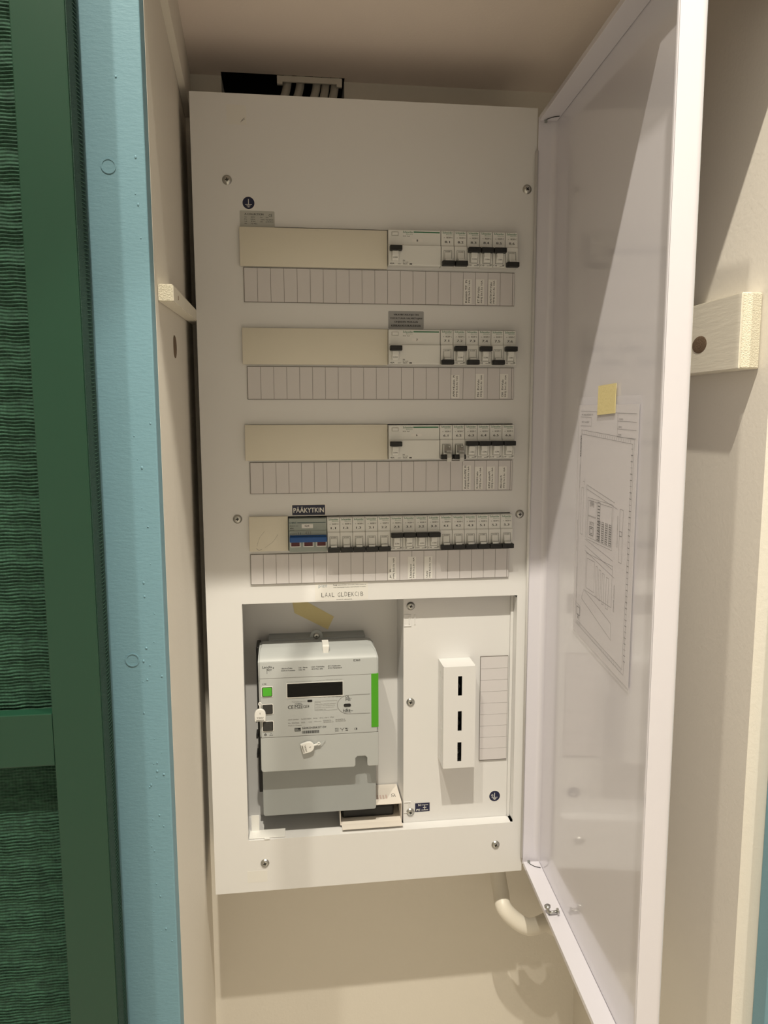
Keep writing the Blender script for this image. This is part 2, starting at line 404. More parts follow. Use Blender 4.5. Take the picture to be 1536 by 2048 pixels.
bx(b, xa+0.0015, xb-0.0015, 0.020, 0.1235, -0.2400, -0.2385)
obj('body', b, M['steel'], cab)
for a, c in ROWZ:
    b = NB(); zm = (a+c)/2; bx(b, -0.02, 0.385, 0.0502, 0.0515, zm-0.0175, zm+0.0175); bx(b, -0.02, 0.385, 0.0515, 0.058, zm-0.012, zm+0.012)
    obj('mounting_rail', b, M['zincdull'], cab)
# backplate of the meter bay
b = NB(); bx(b, PL+0.004, 0.2184, 0.085, 0.0865, -0.625, -0.2405); bx(b, -0.026, 0.2184, 0.0197, 0.085, -0.6260, -0.6250); obj('meter_backplate', b, M['steel'], cab)
# raised plate on the right of the bay
b = NB(); bx(b, 0.2184, 0.3800, 0.0200, 0.0215, -0.6170, -0.2402); bx(b, 0.2184, 0.2199, 0.0215, 0.0848, -0.6170, -0.2402)
bx(b, 0.3802, 0.3843, 0.0165, 0.0215, -0.6150, -0.2402)
side = obj('side_plate', b, M['steel'], cab)
for z in (-0.2975, -0.5900):       # punched tabs
    b = NB(); frame(b, 0.2186, 0.2300, z-0.0100, z+0.0075, 0.0009, 0.0190, 0.0200)
    bx(b, 0.2262, 0.2275, 0.0188, 0.0199, z-0.0070, z+0.0060, bev=0.0004); bx(b, 0.2345, 0.2360, 0.0188, 0.0199, z-0.0075, z+0.0075, bev=0.0004)
    obj('punched_tab', b, M['steel'], side)
def screw(parent, x, y, z, r=0.0056, name='screw'):
    b = NB(); t = bmesh.new(); prof = [(r*1.12, 0.0), (r*1.12, -0.0006), (r*0.95, -0.0009), (r*0.9, -0.0019), (r*0.6, -0.0026), (r*0.3, -0.0028)]
    n = 24; rings = []
    for rr, yy in prof: rings.append([t.verts.new((x+rr*math.cos(2*math.pi*k/n), y+yy, z+rr*math.sin(2*math.pi*k/n))) for k in range(n)])
    for i in range(len(rings)-1):
        for k in range(n): t.faces.new((rings[i][k], rings[i][(k+1) % n], rings[i+1][(k+1) % n], rings[i+1][k]))
    t.faces.new(rings[-1]); bmesh.ops.recalc_face_normals(t, faces=t.faces)
    for f in t.faces: f.smooth = True
    merge(b, t); o = obj(name, b, M['zinc'], parent)
    b = NB(); a = random.uniform(0, 1.5)
    t = bmesh.new(); bb = NB(); bx(t, -r*0.42, r*0.42, -0.0031, -0.0026, -r*0.12, r*0.12); bx(t, -r*0.12, r*0.12, -0.0032, -0.0026, -r*0.42, r*0.42)
    bb.free(); merge(b, t, Matrix.Translation((x, y, z)) @ Matrix.Rotation(a, 4, 'Y'))
    if parent.parent is None: obj('screw_recess', b, M['black'], o)
    else: obj('screw_recess', b, M['black'], parent)
    return o
for x, z in ((-0.0185, 0.3076), (0.3867, 0.3092), (-0.0170, -0.1401), (0.3854, -0.1407), (0.0091, -0.6525), (0.3580, -0.6506)): screw(cab, x, 0, z)
for z in (-0.2770, -0.4244, -0.5994): screw(cab, 0.2291, 0.02, z, 0.0056)
# stickers
def earth(parent, cx, cz, y, r, mark=False, nm='earth_sticker'):
    b = NB(); prism(b, circ(cx, cz, r*1.08), y-0.0002, y); o = obj(nm, b, M['inkwhite'], parent, label='round navy earth symbol sticker with white rim')
    b = NB(); prism(b, circ(cx, cz, r), y-0.0003, y-0.0002); obj('disc', b, M['navy'], o)
    b = NB(); yy = y-0.00042
    bx(b, cx-0.0004*r/0.008, cx+0.0004*r/0.008, yy, yy+0.0001, cz-r*0.25, cz+r*0.62)
    for k, wd in enumerate((0.55, 0.33, 0.16)): bx(b, cx-r*wd, cx+r*wd, yy, yy+0.0001, cz-r*(0.30+0.2*k), cz-r*(0.22+0.2*k))
    if mark: txt(b, 'G', cx-r*0.62, cz-r*0.05, r*0.34, r*0.42, yy, bold=0.02)
    obj('symbol', b, M['inkwhite'], o)
earth(cab, 0.0085, 0.2797, 0.0, 0.0078)
earth(cab, 0.3610, -0.5825, 0.02, 0.0085, True)
def sticker(parent, name, x0, x1, z0, z1, m, y=0.0, r=0.0015, th=0.0002, label=None):
    b = NB(); prism(b, rrect(x0, x1, z0, z1, r), y-th, y); return obj(name, b, m, parent, label=label)
s = sticker(cab, 'rating_sticker', -0.0034, 0.0422, 0.2491, 0.2700, M['palelabel'], label='pale grey rating plate sticker with black print')
b = NB(); y = -0.0003
txt(b, 'A-COLLECTION', 0.003, 0.2645, 0.0245, 0.0024, y, bold=0.02); txt(b, 'CE', 0.0345, 0.2630, 0.0045, 0.0032, y)
for k, (p, q, c, d) in enumerate((('Un', '400V', 'In', '25A'), ('Fn', '50Hz', 'Valm.', '02/2023'), ('Ui', 'TN', 'EN', '61439-3'), ('No', '751402', '', ''))):
    z = 0.2612 - 0.0028*k
    txt(b, p, 0.003, z, 0.0028, 0.0015, y, bold=0.01); txt(b, q, 0.0108, z, 0.0058 if len(q) < 6 else 0.0085, 0.0015, y, bold=0.01)
    if c: txt(b, c, 0.0238, z, 0.0055 if len(c) > 3 else 0.0022, 0.0015, y, bold=0.01)
    if d: txt(b, d, 0.0305, z, 0.0038 if len(d) < 4 else 0.0098, 0.0015, y, bold=0.01)
obj('lettering', b, M['ink'], s)
s = sticker(cab, 'warning_sticker', 0.1940, 0.2433, 0.1196, 0.1437, M['greylabel'], label='grey test reminder sticker with four black lines')
b = NB()
for k, (line, wd) in enumerate((('VIKAVIRTASUOJA ON', 0.0345), ('TESTATTAVA VALMISTAJAN', 0.0445), ('OHJEIDEN MUKAAN', 0.0325), ('KERRAN KUUKAUDESSA', 0.0410))):
    txt(b, line, 0.2187-wd/2, 0.1371-0.0048*k, wd, 0.0028, -0.0003, bold=0.03)
obj('lettering', b, M['ink'], s)
s = sticker(cab, 'main_switch_sticker', 0.0572, 0.1052, -0.1374, -0.1210, M['inkwhite'], label='navy main switch sticker with white capital letters')
b = NB(); prism(b, rrect(0.0584, 0.1040, -0.1363, -0.1221, 0.0006), -0.0003, -0.0002); obj('field', b, M['navy'], s)
b = NB(); txt(b, 'PÄÄKYTKIN', 0.0602, -0.1328, 0.0420, 0.0082, -0.0004, bold=0.018); obj('lettering', b, M['inkwhite'], s)
s = sticker(cab, 'notice_sticker', 0.0885, 0.1640, -0.2595, -0.2330, M['cleartape'], r=0.0005, label='pale sticker with small print and handwritten capitals')
b = NB(); txt(b, 'Pengt', 0.1142, -0.2385, 0.006, 0.0018, -0.0003, bold=0.03)
txt(b, 'jännitteisiä varmistin, laite avattu ja', 0.1212, -0.2385, 0.040, 0.0017, -0.0003, bold=0.01)
txt(b, 'avain jännitteistä huolet, asennuksesta irrotettu.', 0.1145, -0.2418, 0.0465, 0.0016, -0.0003, bold=0.01)
txt(b, 'ENNEN PS. ASENNUSTA', 0.1190, -0.2592, 0.022, 0.0012, -0.0003)
obj('lettering', b, M['ink'], s)
b = NB(); x = 0.0975
for i, ch in enumerate('LAAL GLDEKCIB'):
    if ch != ' ': txt(b, ch, x, -0.2545 + 0.0004*math.sin(i*2.1), 0.0036 if ch != 'I' else 0.0005, 0.0062, -0.0003, bold=-0.012)
    x += 0.0049 if ch not in ' I' else 0.0034
obj('handwriting', b, M['ink'], s)
b = NB(); txt(b, 'plizd', 0.0935, -0.2418, 0.0115, 0.0062, -0.0003, bold=-0.015); obj('pen_mark', b, M['inkblue'], s)
s = sticker(cab, 'clear_tape', -0.0170, 0.0085, 0.3770, 0.4010, M['cleartape'], r=0.0004, th=0.00015)
b = NB()
tube(b, [(0.0010, -0.0002, 0.3800), (0.0035, -0.0003, 0.3835), (0.0062, -0.0003, 0.3855)], 0.00022, 5); tube(b, [(0.0022, -0.0002, 0.3815), (0.0064, -0.0003, 0.3840)], 0.00018, 5)
obj('scribble', b, M['inkgrey'], s)
sticker(cab, 'clear_tape', -0.017, 0.012, -0.6820, -0.6640, M['cleartape'], r=0.0004, th=0.00015)
b = NB(); tube(b, [(-0.0002+0.011, -0.00615, -0.160), (0.022, -0.0062, -0.1725), (0.031, -0.0062, -0.165), (0.036, -0.00625, -0.153)], 0.00012, 5)
b.free()
s = sticker(cab, 'terminal_sticker', 0.2365, 0.2590, -0.6000, -0.5860, M['navy'], y=0.02, r=0.0004, label='navy rectangular N and PE terminal sticker')
b = NB(); y = 0.0197
txt(b, 'N', 0.2415, -0.5907, 0.0030, 0.0032, y, bold=0.02); txt(b, 'PE', 0.2385, -0.5986, 0.0058, 0.0032, y, bold=0.02)
bx(b, 0.2462, 0.2565, y, y+0.0001, -0.5896, -0.5889); bx(b, 0.2462, 0.2565, y, y+0.0001, -0.5978, -0.5971)
bx(b, 0.2510, 0.2517, y, y+0.0001, -0.5971, -0.5896); bx(b, 0.2487, 0.2540, y, y+0.0001, -0.5937, -0.5930)
obj('lettering', b, M['inkwhite'], s)

# door: shallow tray hinged at the right edge of the cover, swung open
a = R(3.0); DW = 0.424; DZ0, DZ1 = -0.6845, 0.4035
def DM(s_, z, off):            # s along the door from the hinge, off = distance from the lip plane towards the outer skin
    return Vector((0.4003 - math.sin(a)*s_ + math.cos(a)*off, -0.0015 - math.cos(a)*s_ - math.sin(a)*off, z))
DMX = Matrix(((-math.sin(a), math.cos(a), 0, 0.4003), (-math.cos(a), -math.sin(a), 0, -0.0015), (0, 0, 1, 0), (0, 0, 0, 1)))  # (s, off, z) -> scene
def dobj(name, t, m, parent, smooth=False, label=None):
    b = NB(); bmesh.ops.transform(t, matrix=DMX, verts=t.verts); bmesh.ops.recalc_face_normals(t, faces=t.faces); merge(b, t)
    return obj(name, b, m, parent, smooth=smooth, label=label)
# skin with rounded hinge and free edges (profile in s, off swept along z)
def profile_sweep(prof, z0, z1):
    t = bmesh.new(); A = [t.verts.new((s_, o_, z0)) for s_, o_ in prof]; B = [t.verts.new((s_, o_, z1)) for s_, o_ in prof]
    n = len(prof)
    for i in range(n): t.faces.new((A[i], A[(i+1) % n], B[(i+1) % n], B[i]))
    t.faces.new(A[::-1]); t.faces.new(B); return t
D = 0.026; th = 0.0012
def arc(cx, cy, r, a0, a1, n=8): return [(cx + r*math.cos(R(a0+(a1-a0)*i/n)), cy + r*math.sin(R(a0+(a1-a0)*i/n))) for i in range(n+1)]
ri, ro = 0.009, 0.0102
inner = [(0.0012, 0.0)] + arc(0.0012+ri, D-th-ri, ri, 180, 90) + arc(DW-th-0.005, D-th-0.005, 0.005, 90, 0) + [(DW-th, 0.0)]
outer = [(DW, 0.0)] + arc(DW-0.008, D-0.008, 0.008, 0, 90) + arc(ro, D-ro, ro, 90, 180) + [(0.0, 0.0)]
t = profile_sweep(inner + outer, DZ0+0.0005, DZ1-0.0005)
door = dobj('door', t, M['doorpaint'], cab, smooth=True, label='open glossy white steel door seen from its inner side')
FT = 0.007
t = bmesh.new(); bx(t, 0.006, DW-0.0015, 0.0, D-0.0015, DZ0, DZ0+FT, bev=0.0006); dobj('bottom_flange', t, M['doorpaint'], door)
t = bmesh.new(); bx(t, 0.006, DW-0.0015, 0.0, D-0.0015, DZ1-FT, DZ1, bev=0.0006); dobj('top_flange', t, M['doorpaint'], door)
t = bmesh.new(); bx(t, DW-0.0055, DW-0.0013, -0.0006, 0.0026, DZ0+FT, DZ1-FT, bev=0.001); dobj('edge_lip', t, M['doorpaint'], door)
b = NB(); tube(b, [(0.3985, -0.0035, DZ0+0.012), (0.3985, -0.0035, DZ1-0.045)], 0.0022, 10); obj('hinge_rod', b, M['steel'], cab)
for z, sg in ((DZ1-FT-0.0006, 1), (DZ0+FT+0.0006, -1)):
    t = bmesh.new()
    bx(t, 0.008, 0.0105, 0.006, 0.0095, z-0.003 if sg > 0 else z-0.001, z+0.001 if sg > 0 else z+0.003); bx(t, 0.006, 0.0125, 0.0075, 0.0083, z-0.0008, z+0.0008)
    dobj('hinge_pin', t, M['zincdull'], door)
    t = bmesh.new(); P = smoothpath([(0.0125, 0.008, z), (0.020, 0.014, z), (0.024, 0.022, z)], 5); 
    for i in range(len(P)-1):
        p, q = P[i], P[i+1]; vs = [t.verts.new(c) for c in ((p.x-0.0004, p.y, z-0.0004), (q.x-0.0004, q.y, z-0.0004), (q.x+0.0004, q.y, z-0.0004), (p.x+0.0004, p.y, z-0.0004), (p.x-0.0004, p.y, z+0.0004), (q.x-0.0004, q.y, z+0.0004), (q.x+0.0004, q.y, z+0.0004), (p.x+0.0004, p.y, z+0.0004))]
        for f in ((3,2,1,0),(4,5,6,7),(0,1,5,4),(1,2,6,5),(2,3,7,6),(3,0,4,7)): t.faces.new([vs[k] for k in f])
    dobj('corner_slit', t, M['black'], door)
# two latch screws standing on the bottom flange
b = NB()
def boltd(bm, p, q, r, rh):
    tube(bm, [p, q], r, 12); d = (Vector(q)-Vector(p)).normalized(); tube(bm, [Vector(q), Vector(q)+d*0.0022], rh, 16)
P0 = DM(0.128, DZ0+FT, 0.004); boltd(b, P0, P0+Vector((-0.002, 0, 0.010)), 0.0022, 0.0042)
P1 = DM(0.133, DZ0+FT+0.005, 0.002); boltd(b, P1, P1+Vector((0.012, 0.0, 0.001)), 0.0018, 0.0042)
obj('latch_screw', b, M['zinc'], door, label='zinc plated latch screws')

# ------------------------------------------------------------------ blanking plates
for i, (x0, x1, z0, z1, lab) in enumerate(((-0.0043, 0.1921, 0.1983, 0.2482, 'long cream blanking plate left of breaker 8, top row'), (-0.0040, 0.1926, 0.0702, 0.1185, 'long cream blanking plate left of breaker 7, second row'),
        (-0.0038, 0.1921, -0.0596, -0.0108, 'long cream blanking plate left of breaker 6, third row'), (-0.0012, 0.0522, -0.1855, -0.1368, 'short cream blanking plate left of the main switch'))):
    b = NB(); bx(b, x0, x1, -0.0065, -0.0002, z0, z1, bev=0.0009)
    o = obj('blanking_plate', b, M['cream'], smooth=True); tag(o, lab, 'cover plate', 'cream blanking plates')
    if i == 3:
        b = NB(); tube(b, smoothpath([(0.008, -0.0066, -0.181), (0.0115, -0.0066, -0.1835), (0.0155, -0.0066, -0.1825)], 4), 0.00016, 5)
        tube(b, smoothpath([(0.009, -0.0066, -0.178), (0.013, -0.0066, -0.166), (0.020, -0.0066, -0.157)], 5), 0.00009, 5)
        tube(b, smoothpath([(0.020, -0.0066, -0.180), (0.031, -0.0066, -0.172), (0.038, -0.0066, -0.162)], 5), 0.00009, 5)
        obj('pencil_mark', b, M['inkgrey'], o)

# ------------------------------------------------------------------ circuit breakers
MW = 0.0177
def mcb_body():
    b = NB()
    prismx(b, [(0.0500, 0.0), (-0.0138, 0.0), (-0.0145, 0.0008), (-0.0145, 0.0262), (-0.0120, 0.0275), (-0.0120, 0.0462), (-0.0112, 0.0470), (0.0500, 0.0470)], 0.0002, MW-0.0002)
    bmesh.ops.bevel(b, geom=[e for e in b.edges if all(v.co.y < -0.01 for v in e.verts)], offset=0.0004, segments=1, affect='EDGES')
    return b
mesh_cache = {}
def part_local(name, key, fn, m, parent):
    if key not in mesh_cache:
        me = bpy.data.meshes.new(name); b = fn(); b.to_mesh(me); b.free(); me.materials.append(m); mesh_cache[key] = me
    o = link(bpy.data.objects.new(name, mesh_cache[key])); o.parent = parent; ORG[o.name] = ORG[parent.name]; return o
def brand_bm():
    b = NB(); txt(b, 'Schneider', 0.0020, 0.0432, 0.0140, 0.0026, -0.01205, bold=0.02)
    txt(b, 'Electric', 0.0070, 0.0412, 0.0090, 0.0013, -0.01205); return b
def small_bm():
    b = NB(); txt(b, 'A-', 0.0035, 0.0372, 0.0022, 0.0013, -0.01205, bold=0.01); txt(b, 'RESI9 C', 0.0074, 0.0370, 0.0085, 0.0020, -0.01205, bold=0.045); return b
def bar(z, w0, w1):
    def f():
        b = NB(); bx(b, w0, w1, -0.0235, -0.0147, z, z+0.0066, bev=0.0009); return b
    return f
def slider_on(x):
    def f():
        b = NB(); bx(b, x-0.0044, x+0.0044, -0.0205, -0.0146, 0.0120, 0.0178, bev=0.0006); prismx(b, [(-0.0146, 0.0052), (-0.0172, 0.0058), (-0.0190, 0.0120), (-0.0146, 0.0120)], x-0.0043, x+0.0043); return b
    return f
def slider_off(x):
    def f():
        b = NB(); bx(b, x-0.0044, x+0.0044, -0.0205, -0.0146, 0.0061, 0.0090, bev=0.0005); prismx(b, [(-0.0146, 0.0090), (-0.0172, 0.0095), (-0.0158, 0.0180), (-0.0146, 0.0180)], x-0.0043, x+0.0043); return b
    return f
def outl(x, z0, z1):
    def f():
        b = NB(); y0, y1 = -0.01478, -0.0145
        frame(b, x-0.0056, x+0.0056, z0, z1, 0.00035, y0, y1); return b
    return f
def on_print():
    b = NB(); x = MW/2; txt(b, 'I.ON', x-0.0028, 0.0085, 0.0056, 0.0017, -0.0192, bold=0.02)
    return b
def onrate_print():
    b = NB(); txt(b, 'C10', 0.0008, 0.0012, 0.0050, 0.0021, -0.0146, bold=0.02)
    bx(b, 0.0095, 0.0155, -0.01462, -0.0145, 0.0014, 0.0019); bx(b, 0.0155, 0.0159, -0.01462, -0.0145, 0.0019, 0.0042); bx(b, 0.0135, 0.0153, -0.01462, -0.0145, 0.0026, 0.0034); return b
def off_print():
    b = NB(); x = MW/2; txt(b, 'O-OFF', x-0.0036, 0.0185, 0.0072, 0.0014, -0.0146, bold=0.03); return b
def lockclip():
    b = NB(); P = [(-0.0160, 0.0192), (-0.0205, 0.0160), (-0.0235, 0.0115), (-0.0215, 0.0085), (-0.0245, 0.0070), (-0.0262, 0.0020), (-0.0252, -0.0035)]
    for i in range(len(P)-1):
        prismx(b, [P[i], P[i+1], (P[i+1][0]+0.0006, P[i+1][1]), (P[i][0]+0.0006, P[i][1])], 0.0078 if i > 1 else 0.0052, 0.0142 if i > 1 else 0.0145)
    tube(b, [(0.0118, -0.0200, 0.0178), (0.0118, -0.0225, 0.0170)], 0.0016, 10)
    bx(b, 0.0036, 0.0048, -0.0205, -0.0147, 0.0062, 0.0195); return b
ORD = ('first', 'second', 'third', 'fourth', 'fifth', 'sixth', 'seventh', 'eighth', 'ninth', 'tenth', 'eleventh', 'twelfth', 'thirteenth', 'fourteenth', 'last')
def mcb(x, zb, num, on, grp, clip=False, where=''):
    state = 'toggle up' if on else ('toggle down' if not clip else 'metal lock clip')
    t = thing('circuit_breaker', '%s, marked %s, %s' % (where, num, state), 'circuit breaker', (x, 0.0, zb), grp)
    part_local('housing', 'mcb', mcb_body, M['breaker'], t)
    part_local('brand_lettering', 'brand', brand_bm, M['inkgreen'], t)
    part_local('type_lettering', 'small', small_bm, M['inkgrey'], t)
    b = NB(); wd = 0.0078 if '1' not in num else 0.0068
    txt(b, num, 0.0052, 0.0308, wd, 0.0030, -0.01205, bold=0.035); obj('number', b, M['ink'], t, local=True)
    c = MW/2
    if on:
        part_local('toggle', 'baron', bar(0.0180, 0.0004, MW-0.0004), M['black'], t); s = part_local('slider', 'slon', slider_on(c), M['breaker'], t)
        part_local('slider_outline', 'outon', outl(c, 0.0045, 0.0178), M['inkgrey'], t)
        part_local('switch_lettering', 'pon', on_print, M['ink'], t); part_local('rating_lettering', 'pr', onrate_print, M['ink'], t)
    else:
        part_local('toggle', 'baroff', bar(-0.0004, 0.0004, MW-0.0004), M['black'], t); part_local('slider', 'sloff', slider_off(c), M['breaker'], t)
        part_local('slider_outline', 'outoff', outl(c, 0.0066, 0.0208), M['inkgrey'], t)
        part_local('switch_lettering', 'poff', off_print, M['inkgrey'], t)
    if clip: part_local('lock_clip', 'clip', lockclip, M['zinc'], t)
    return t
def rcd(x, zb, num):
    W = 0.0714
    t = thing('residual_current_device', 'wide white residual current breaker marked %s in the %s row' % (num, {'8': 'top', '7': 'second', '6': 'third'}[num]), 'circuit breaker', (x, 0.0, zb), 'residual current breakers')
    def f():
        b = NB()
        prismx(b, [(0.0500, 0.0), (-0.0138, 0.0), (-0.0145, 0.0008), (-0.0145, 0.0262), (-0.0120, 0.0270), (-0.0120, 0.0462), (-0.0112, 0.0470), (0.0500, 0.0470)], 0.0002, W)
        bmesh.ops.bevel(b, geom=[e for e in b.edges if all(v.co.y < -0.01 for v in e.verts)], offset=0.0004, segments=1, affect='EDGES'); return b
    part_local('housing', 'rcd', f, M['breaker'], t)
    def g():
        b = NB(); txt(b, 'Schneider', 0.0200, 0.0425, 0.0140, 0.0026, -0.01205, bold=0.02); txt(b, 'Electric', 0.0245, 0.0405, 0.0090, 0.0013, -0.01205)
        bx(b, 0.0345, 0.0700, -0.0122, -0.0120, 0.0432, 0.0447); return b
    part_local('brand_lettering', 'rcdbrand', g, M['inkgreen'], t)
    def h():
        b = NB(); txt(b, 'RCCB', 0.0200, 0.0378, 0.0042, 0.0013, -0.01205, bold=0.02); txt(b, 'Res9', 0.0258, 0.0378, 0.0034, 0.0013, -0.01205, bold=0.02)
        txt(b, '40A', 0.0020, 0.0012, 0.0058, 0.0020, -0.0146, bold=0.02); txt(b, '400V', 0.0125, 0.0012, 0.0045, 0.0012, -0.0146); txt(b, '30mA', 0.0195, 0.0012, 0.0062, 0.0016, -0.0146, bold=0.02)
        txt(b, 'IEC 61008', 0.0195, 0.0036, 0.0072, 0.0012, -0.0146); bx(b, 0.0285, 0.0320, -0.01465, -0.0145, 0.0012, 0.0026); txt(b, 'I.ON', 0.0055, 0.0085, 0.0056, 0.0017, -0.0192, bold=0.02)
        txt(b, 'n', 0.0195, 0.0054, 0.0026, 0.0018, -0.0146); return b
    part_local('rating_lettering', 'rcdtext', h, M['ink'], t)
    part_local('toggle', 'rcdbar', bar(0.0180, 0.0012, 0.0176), M['black'], t)
    part_local('slider', 'rcdsl', slider_on(0.0088), M['breaker'], t)
    def k():
        b = NB(); bx(b, 0.0050, 0.0132, -0.0133, -0.0120, 0.0392, 0.0432, bev=0.0005); return b
    part_local('test_button', 'rcdtest', k, M['breaker'], t)
    def k2():
        b = NB(); frame(b, 0.0044, 0.0138, 0.0387, 0.0437, 0.0003, -0.01222, -0.0120); return b
    part_local('button_outline', 'rcdtesto', k2, M['inklight'], t)
    def q():
        b = NB(); prism(b, rrect(0.0320, 0.0465, 0.0312, 0.0350, 0.0002), -0.01215, -0.0120); return b
    part_local('number_label', 'rcdlab', q, M['paper'], t)
    b = NB(); txt(b, num, 0.0384, 0.0317, 0.0020, 0.0029, -0.01222, bold=0.03); obj('number', b, M['ink'], t, local=True)
    def l():
        b = NB(); bx(b, 0.0185, 0.0712, -0.0152, -0.0145, 0.0250, 0.0258); return b
    part_local('ridge', 'rcdridge', l, M['breaker'], t)
for row, (n, ons) in enumerate((('8', '001110'), ('7', '010101'), ('6', '001111'))):
    zb = ROWZ[row][0]; rcd(0.1926, zb, n)
    for k in range(6):
        mcb(0.2646 + 0.01785*k, zb, '%s.%d' % (n, k+1), ons[k] == '1', 'breakers of row %s' % n, clip=(row == 2 and k < 2), where='%s narrow white breaker of the %s row' % ('last' if k == 5 else ORD[k], ('top', 'second', 'third')[row]))
zb = ROWZ[3][0]
for k in range(15):
    mcb(0.1060 + 0.0177*k, zb, '%d.%d' % (k//3+1, k % 3+1), 5 <= k <= 8, 'breakers of the bottom row', where='%s narrow white breaker of the bottom row' % ORD[k])
# main switch
t = thing('main_switch', 'grey-green three-pole main switch with one wide blue handle, lying down', 'switch', (0.0530, 0.0, zb))
W = 0.0526
b = NB(); prismx(b, [(0.0500, 0.0), (-0.0125, 0.0), (-0.0125, 0.0290), (-0.0110, 0.0300), (-0.0110, 0.0462), (0.0500, 0.0470)], 0.0002, W-0.0002); obj('housing', b, M['switchgrey'], t, local=True)
b = NB(); bx(b, 0.0010, W-0.0004, -0.0230, -0.0126, 0.0148, 0.0222, bev=0.0012); bx(b, 0.0014, W-0.0008, -0.0150, -0.0126, 0.0222, 0.0236); obj('handle', b, M['switchblue'], t, local=True)
for k in range(3):
    x = 0.0028 + k*0.0180
    b = NB(); frame(b, x-0.0010, x+0.0132, 0.0068, 0.0150, 0.0012, -0.0132, -0.0125); o = obj('window_frame', b, M['inkwhite'], t, local=True)
    b = NB(); bx(b, x+0.0002, x+0.0120, -0.0129, -0.0125, 0.0080, 0.0148); obj('indicator', b, M['darkred'], t, local=True)
b = NB(); bx(b, 0.0118, 0.0512, -0.0112, -0.0110, 0.0402, 0.0410); txt(b, 'CHINT', 0.0010, 0.0396, 0.0098, 0.0024, -0.01105, bold=0.03); obj('brand_lettering', b, M['teal'], t, local=True)
b = NB(); txt(b, 'NH2-R', 0.0018, 0.0356, 0.0065, 0.0015, -0.01105, bold=0.02); txt(b, '125', 0.0095, 0.0356, 0.0035, 0.0012, -0.01105)
txt(b, '63A', 0.0018, 0.0322, 0.0050, 0.0017, -0.01105, bold=0.03); txt(b, '240/415V', 0.0018, 0.0294+0.0006, 0.0058, 0.0010, -0.01105, bold=0.02); txt(b, '50/60Hz', 0.0018, 0.0275+0.0005, 0.0045, 0.0009, -0.0122, bold=0.02)
txt(b, 'EN 60947-3', 0.0018, 0.0248, 0.0092, 0.0011, -0.01255, bold=0.02)
for k in range(2): bx(b, 0.0132+0.003*k, 0.0136+0.003*k, -0.01262, -0.0125, 0.0243, 0.0275)
obj('lettering', b, M['ink'], t, local=True)
b = NB(); txt(b, '433', 0.0225, 0.0242, 0.0082, 0.0046, -0.0126, bold=-0.01); obj('handwriting', b, M['inkgrey'], t, local=True)
b = NB(); prism(b, rrect(0.0180, 0.0335, 0.0328, 0.0386, 0.0002), -0.0112, -0.0110); lb = obj('paper_label', b, M['paper'], t, local=True)
b = NB(); txt(b, 'Q1', 0.0220, 0.0344, 0.0060, 0.0030, -0.01125, bold=0.03); obj('lettering', b, M['ink'], lb, local=True)

# ------------------------------------------------------------------ marker strips under each row
strips = [(0.0004, 0.1530, 0.1966, [(17, 'Keittiö TP  Pi', 'MMJ 3x2.5s 16A', 0.0335), (18, 'ET Pi+Valo', 'MMJ 5x1.5s 10A', 0.0335), (19, 'RH/TH Pi+Valo', 'MMJ 5x1.5s 10A', 0.0335)], 'top marker strip with three printed labels at its right end'),
          (0.0017, 0.0243, 0.0671, [(16, 'APK+Keitin  Pi', 'MMJ 3x2.5s 16A', 0.0320), (18, 'MH  Pi+Valo', 'MMJ 5x1.5s 10A', 0.0335), (20, 'OH  Pi+Valo', 'MMJ 3x1.5s 10A', 0.0335)], 'second marker strip, its last label in the last cell'),
          (0.0021, -0.1049, -0.0627, [(17, 'Keittiö Pi+PPK Pi', 'MMJ 3x2.5s 16A', 0.0345), (18, 'K,+KHH valo', 'MMJ 5x1.5s 10A', 0.0325), (19, 'KPH valo+Pi', 'MMJ 5x1.5s 10A', 0.0325), (20, 'MH+OH Pi', 'MMJ 5x1.5s 10A', 0.0325)], 'third marker strip with four labels in a row'),
          (-0.0004, -0.2325, -0.1908, [(11, 'JK  Pi', 'MMJ 5x2.5s 16A', 0.0325), (12.65, 'Liesitaso', 'MMJ 5x2.5s 16A', 0.0325), (14, 'Uuni', 'MMJ 5x2.5s 16A', 0.0325)], 'lowest marker strip with three labels near its middle')]
for x0, z0, z1, labs, lab in strips:
    t = thing('marker_strip', lab, 'label strip', (x0, -0.002, z0), 'marker strips under the breaker rows')
    W = 21*0.0175 + 0.003
    b = NB(); bx(b, -0.0006, W, 0.0003, 0.0018, -0.0007, z1-z0+0.0007); obj('holder', b, M['cellbase'], t, local=True)
    b = NB(); bx(b, 21*0.0175+0.0004, W-0.0004, -0.0003, 0.0003, 0, z1-z0); obj('end_piece', b, M['cell'], t, local=True)
    def cellf():
        b = NB(); bx(b, 0.00025, 0.01725, -0.0004, 0.0003, 0, 0.0425); return b
    for k in range(21):
        c = part_local('cell', 'cell%d' % round((z1-z0)*1e4), (lambda h: (lambda: (lambda q: (bx(q, 0.00026, 0.01724, -0.0004, 0.0003, 0, h), q)[1])(NB())))(z1-z0), M['cell'], t)
        c.location = (0.0175*k, 0, 0)
    for k, l1, l2, h in labs:
        lx = 0.0175*k + 0.0004 + (0 if isinstance(k, int) else 0.0)
        b = NB(); bx(b, lx, lx+0.0118, -0.0006, -0.0004, 0.0012, 0.0012+h); p = obj('paper_label', b, M['paper'], t, local=True)
        b = NB(); wl = min(h-0.002, 0.0021*len(l1)+0.001); txt(b, l1, lx+0.0052, 0.0028, wl, 0.0027, -0.00068, rot=90, bold=0.012)
        txt(b, l2, lx+0.0098, 0.0028, h-0.0030, 0.0027, -0.00068, rot=90, bold=0.012); obj('lettering', b, M['ink'], p, local=True)

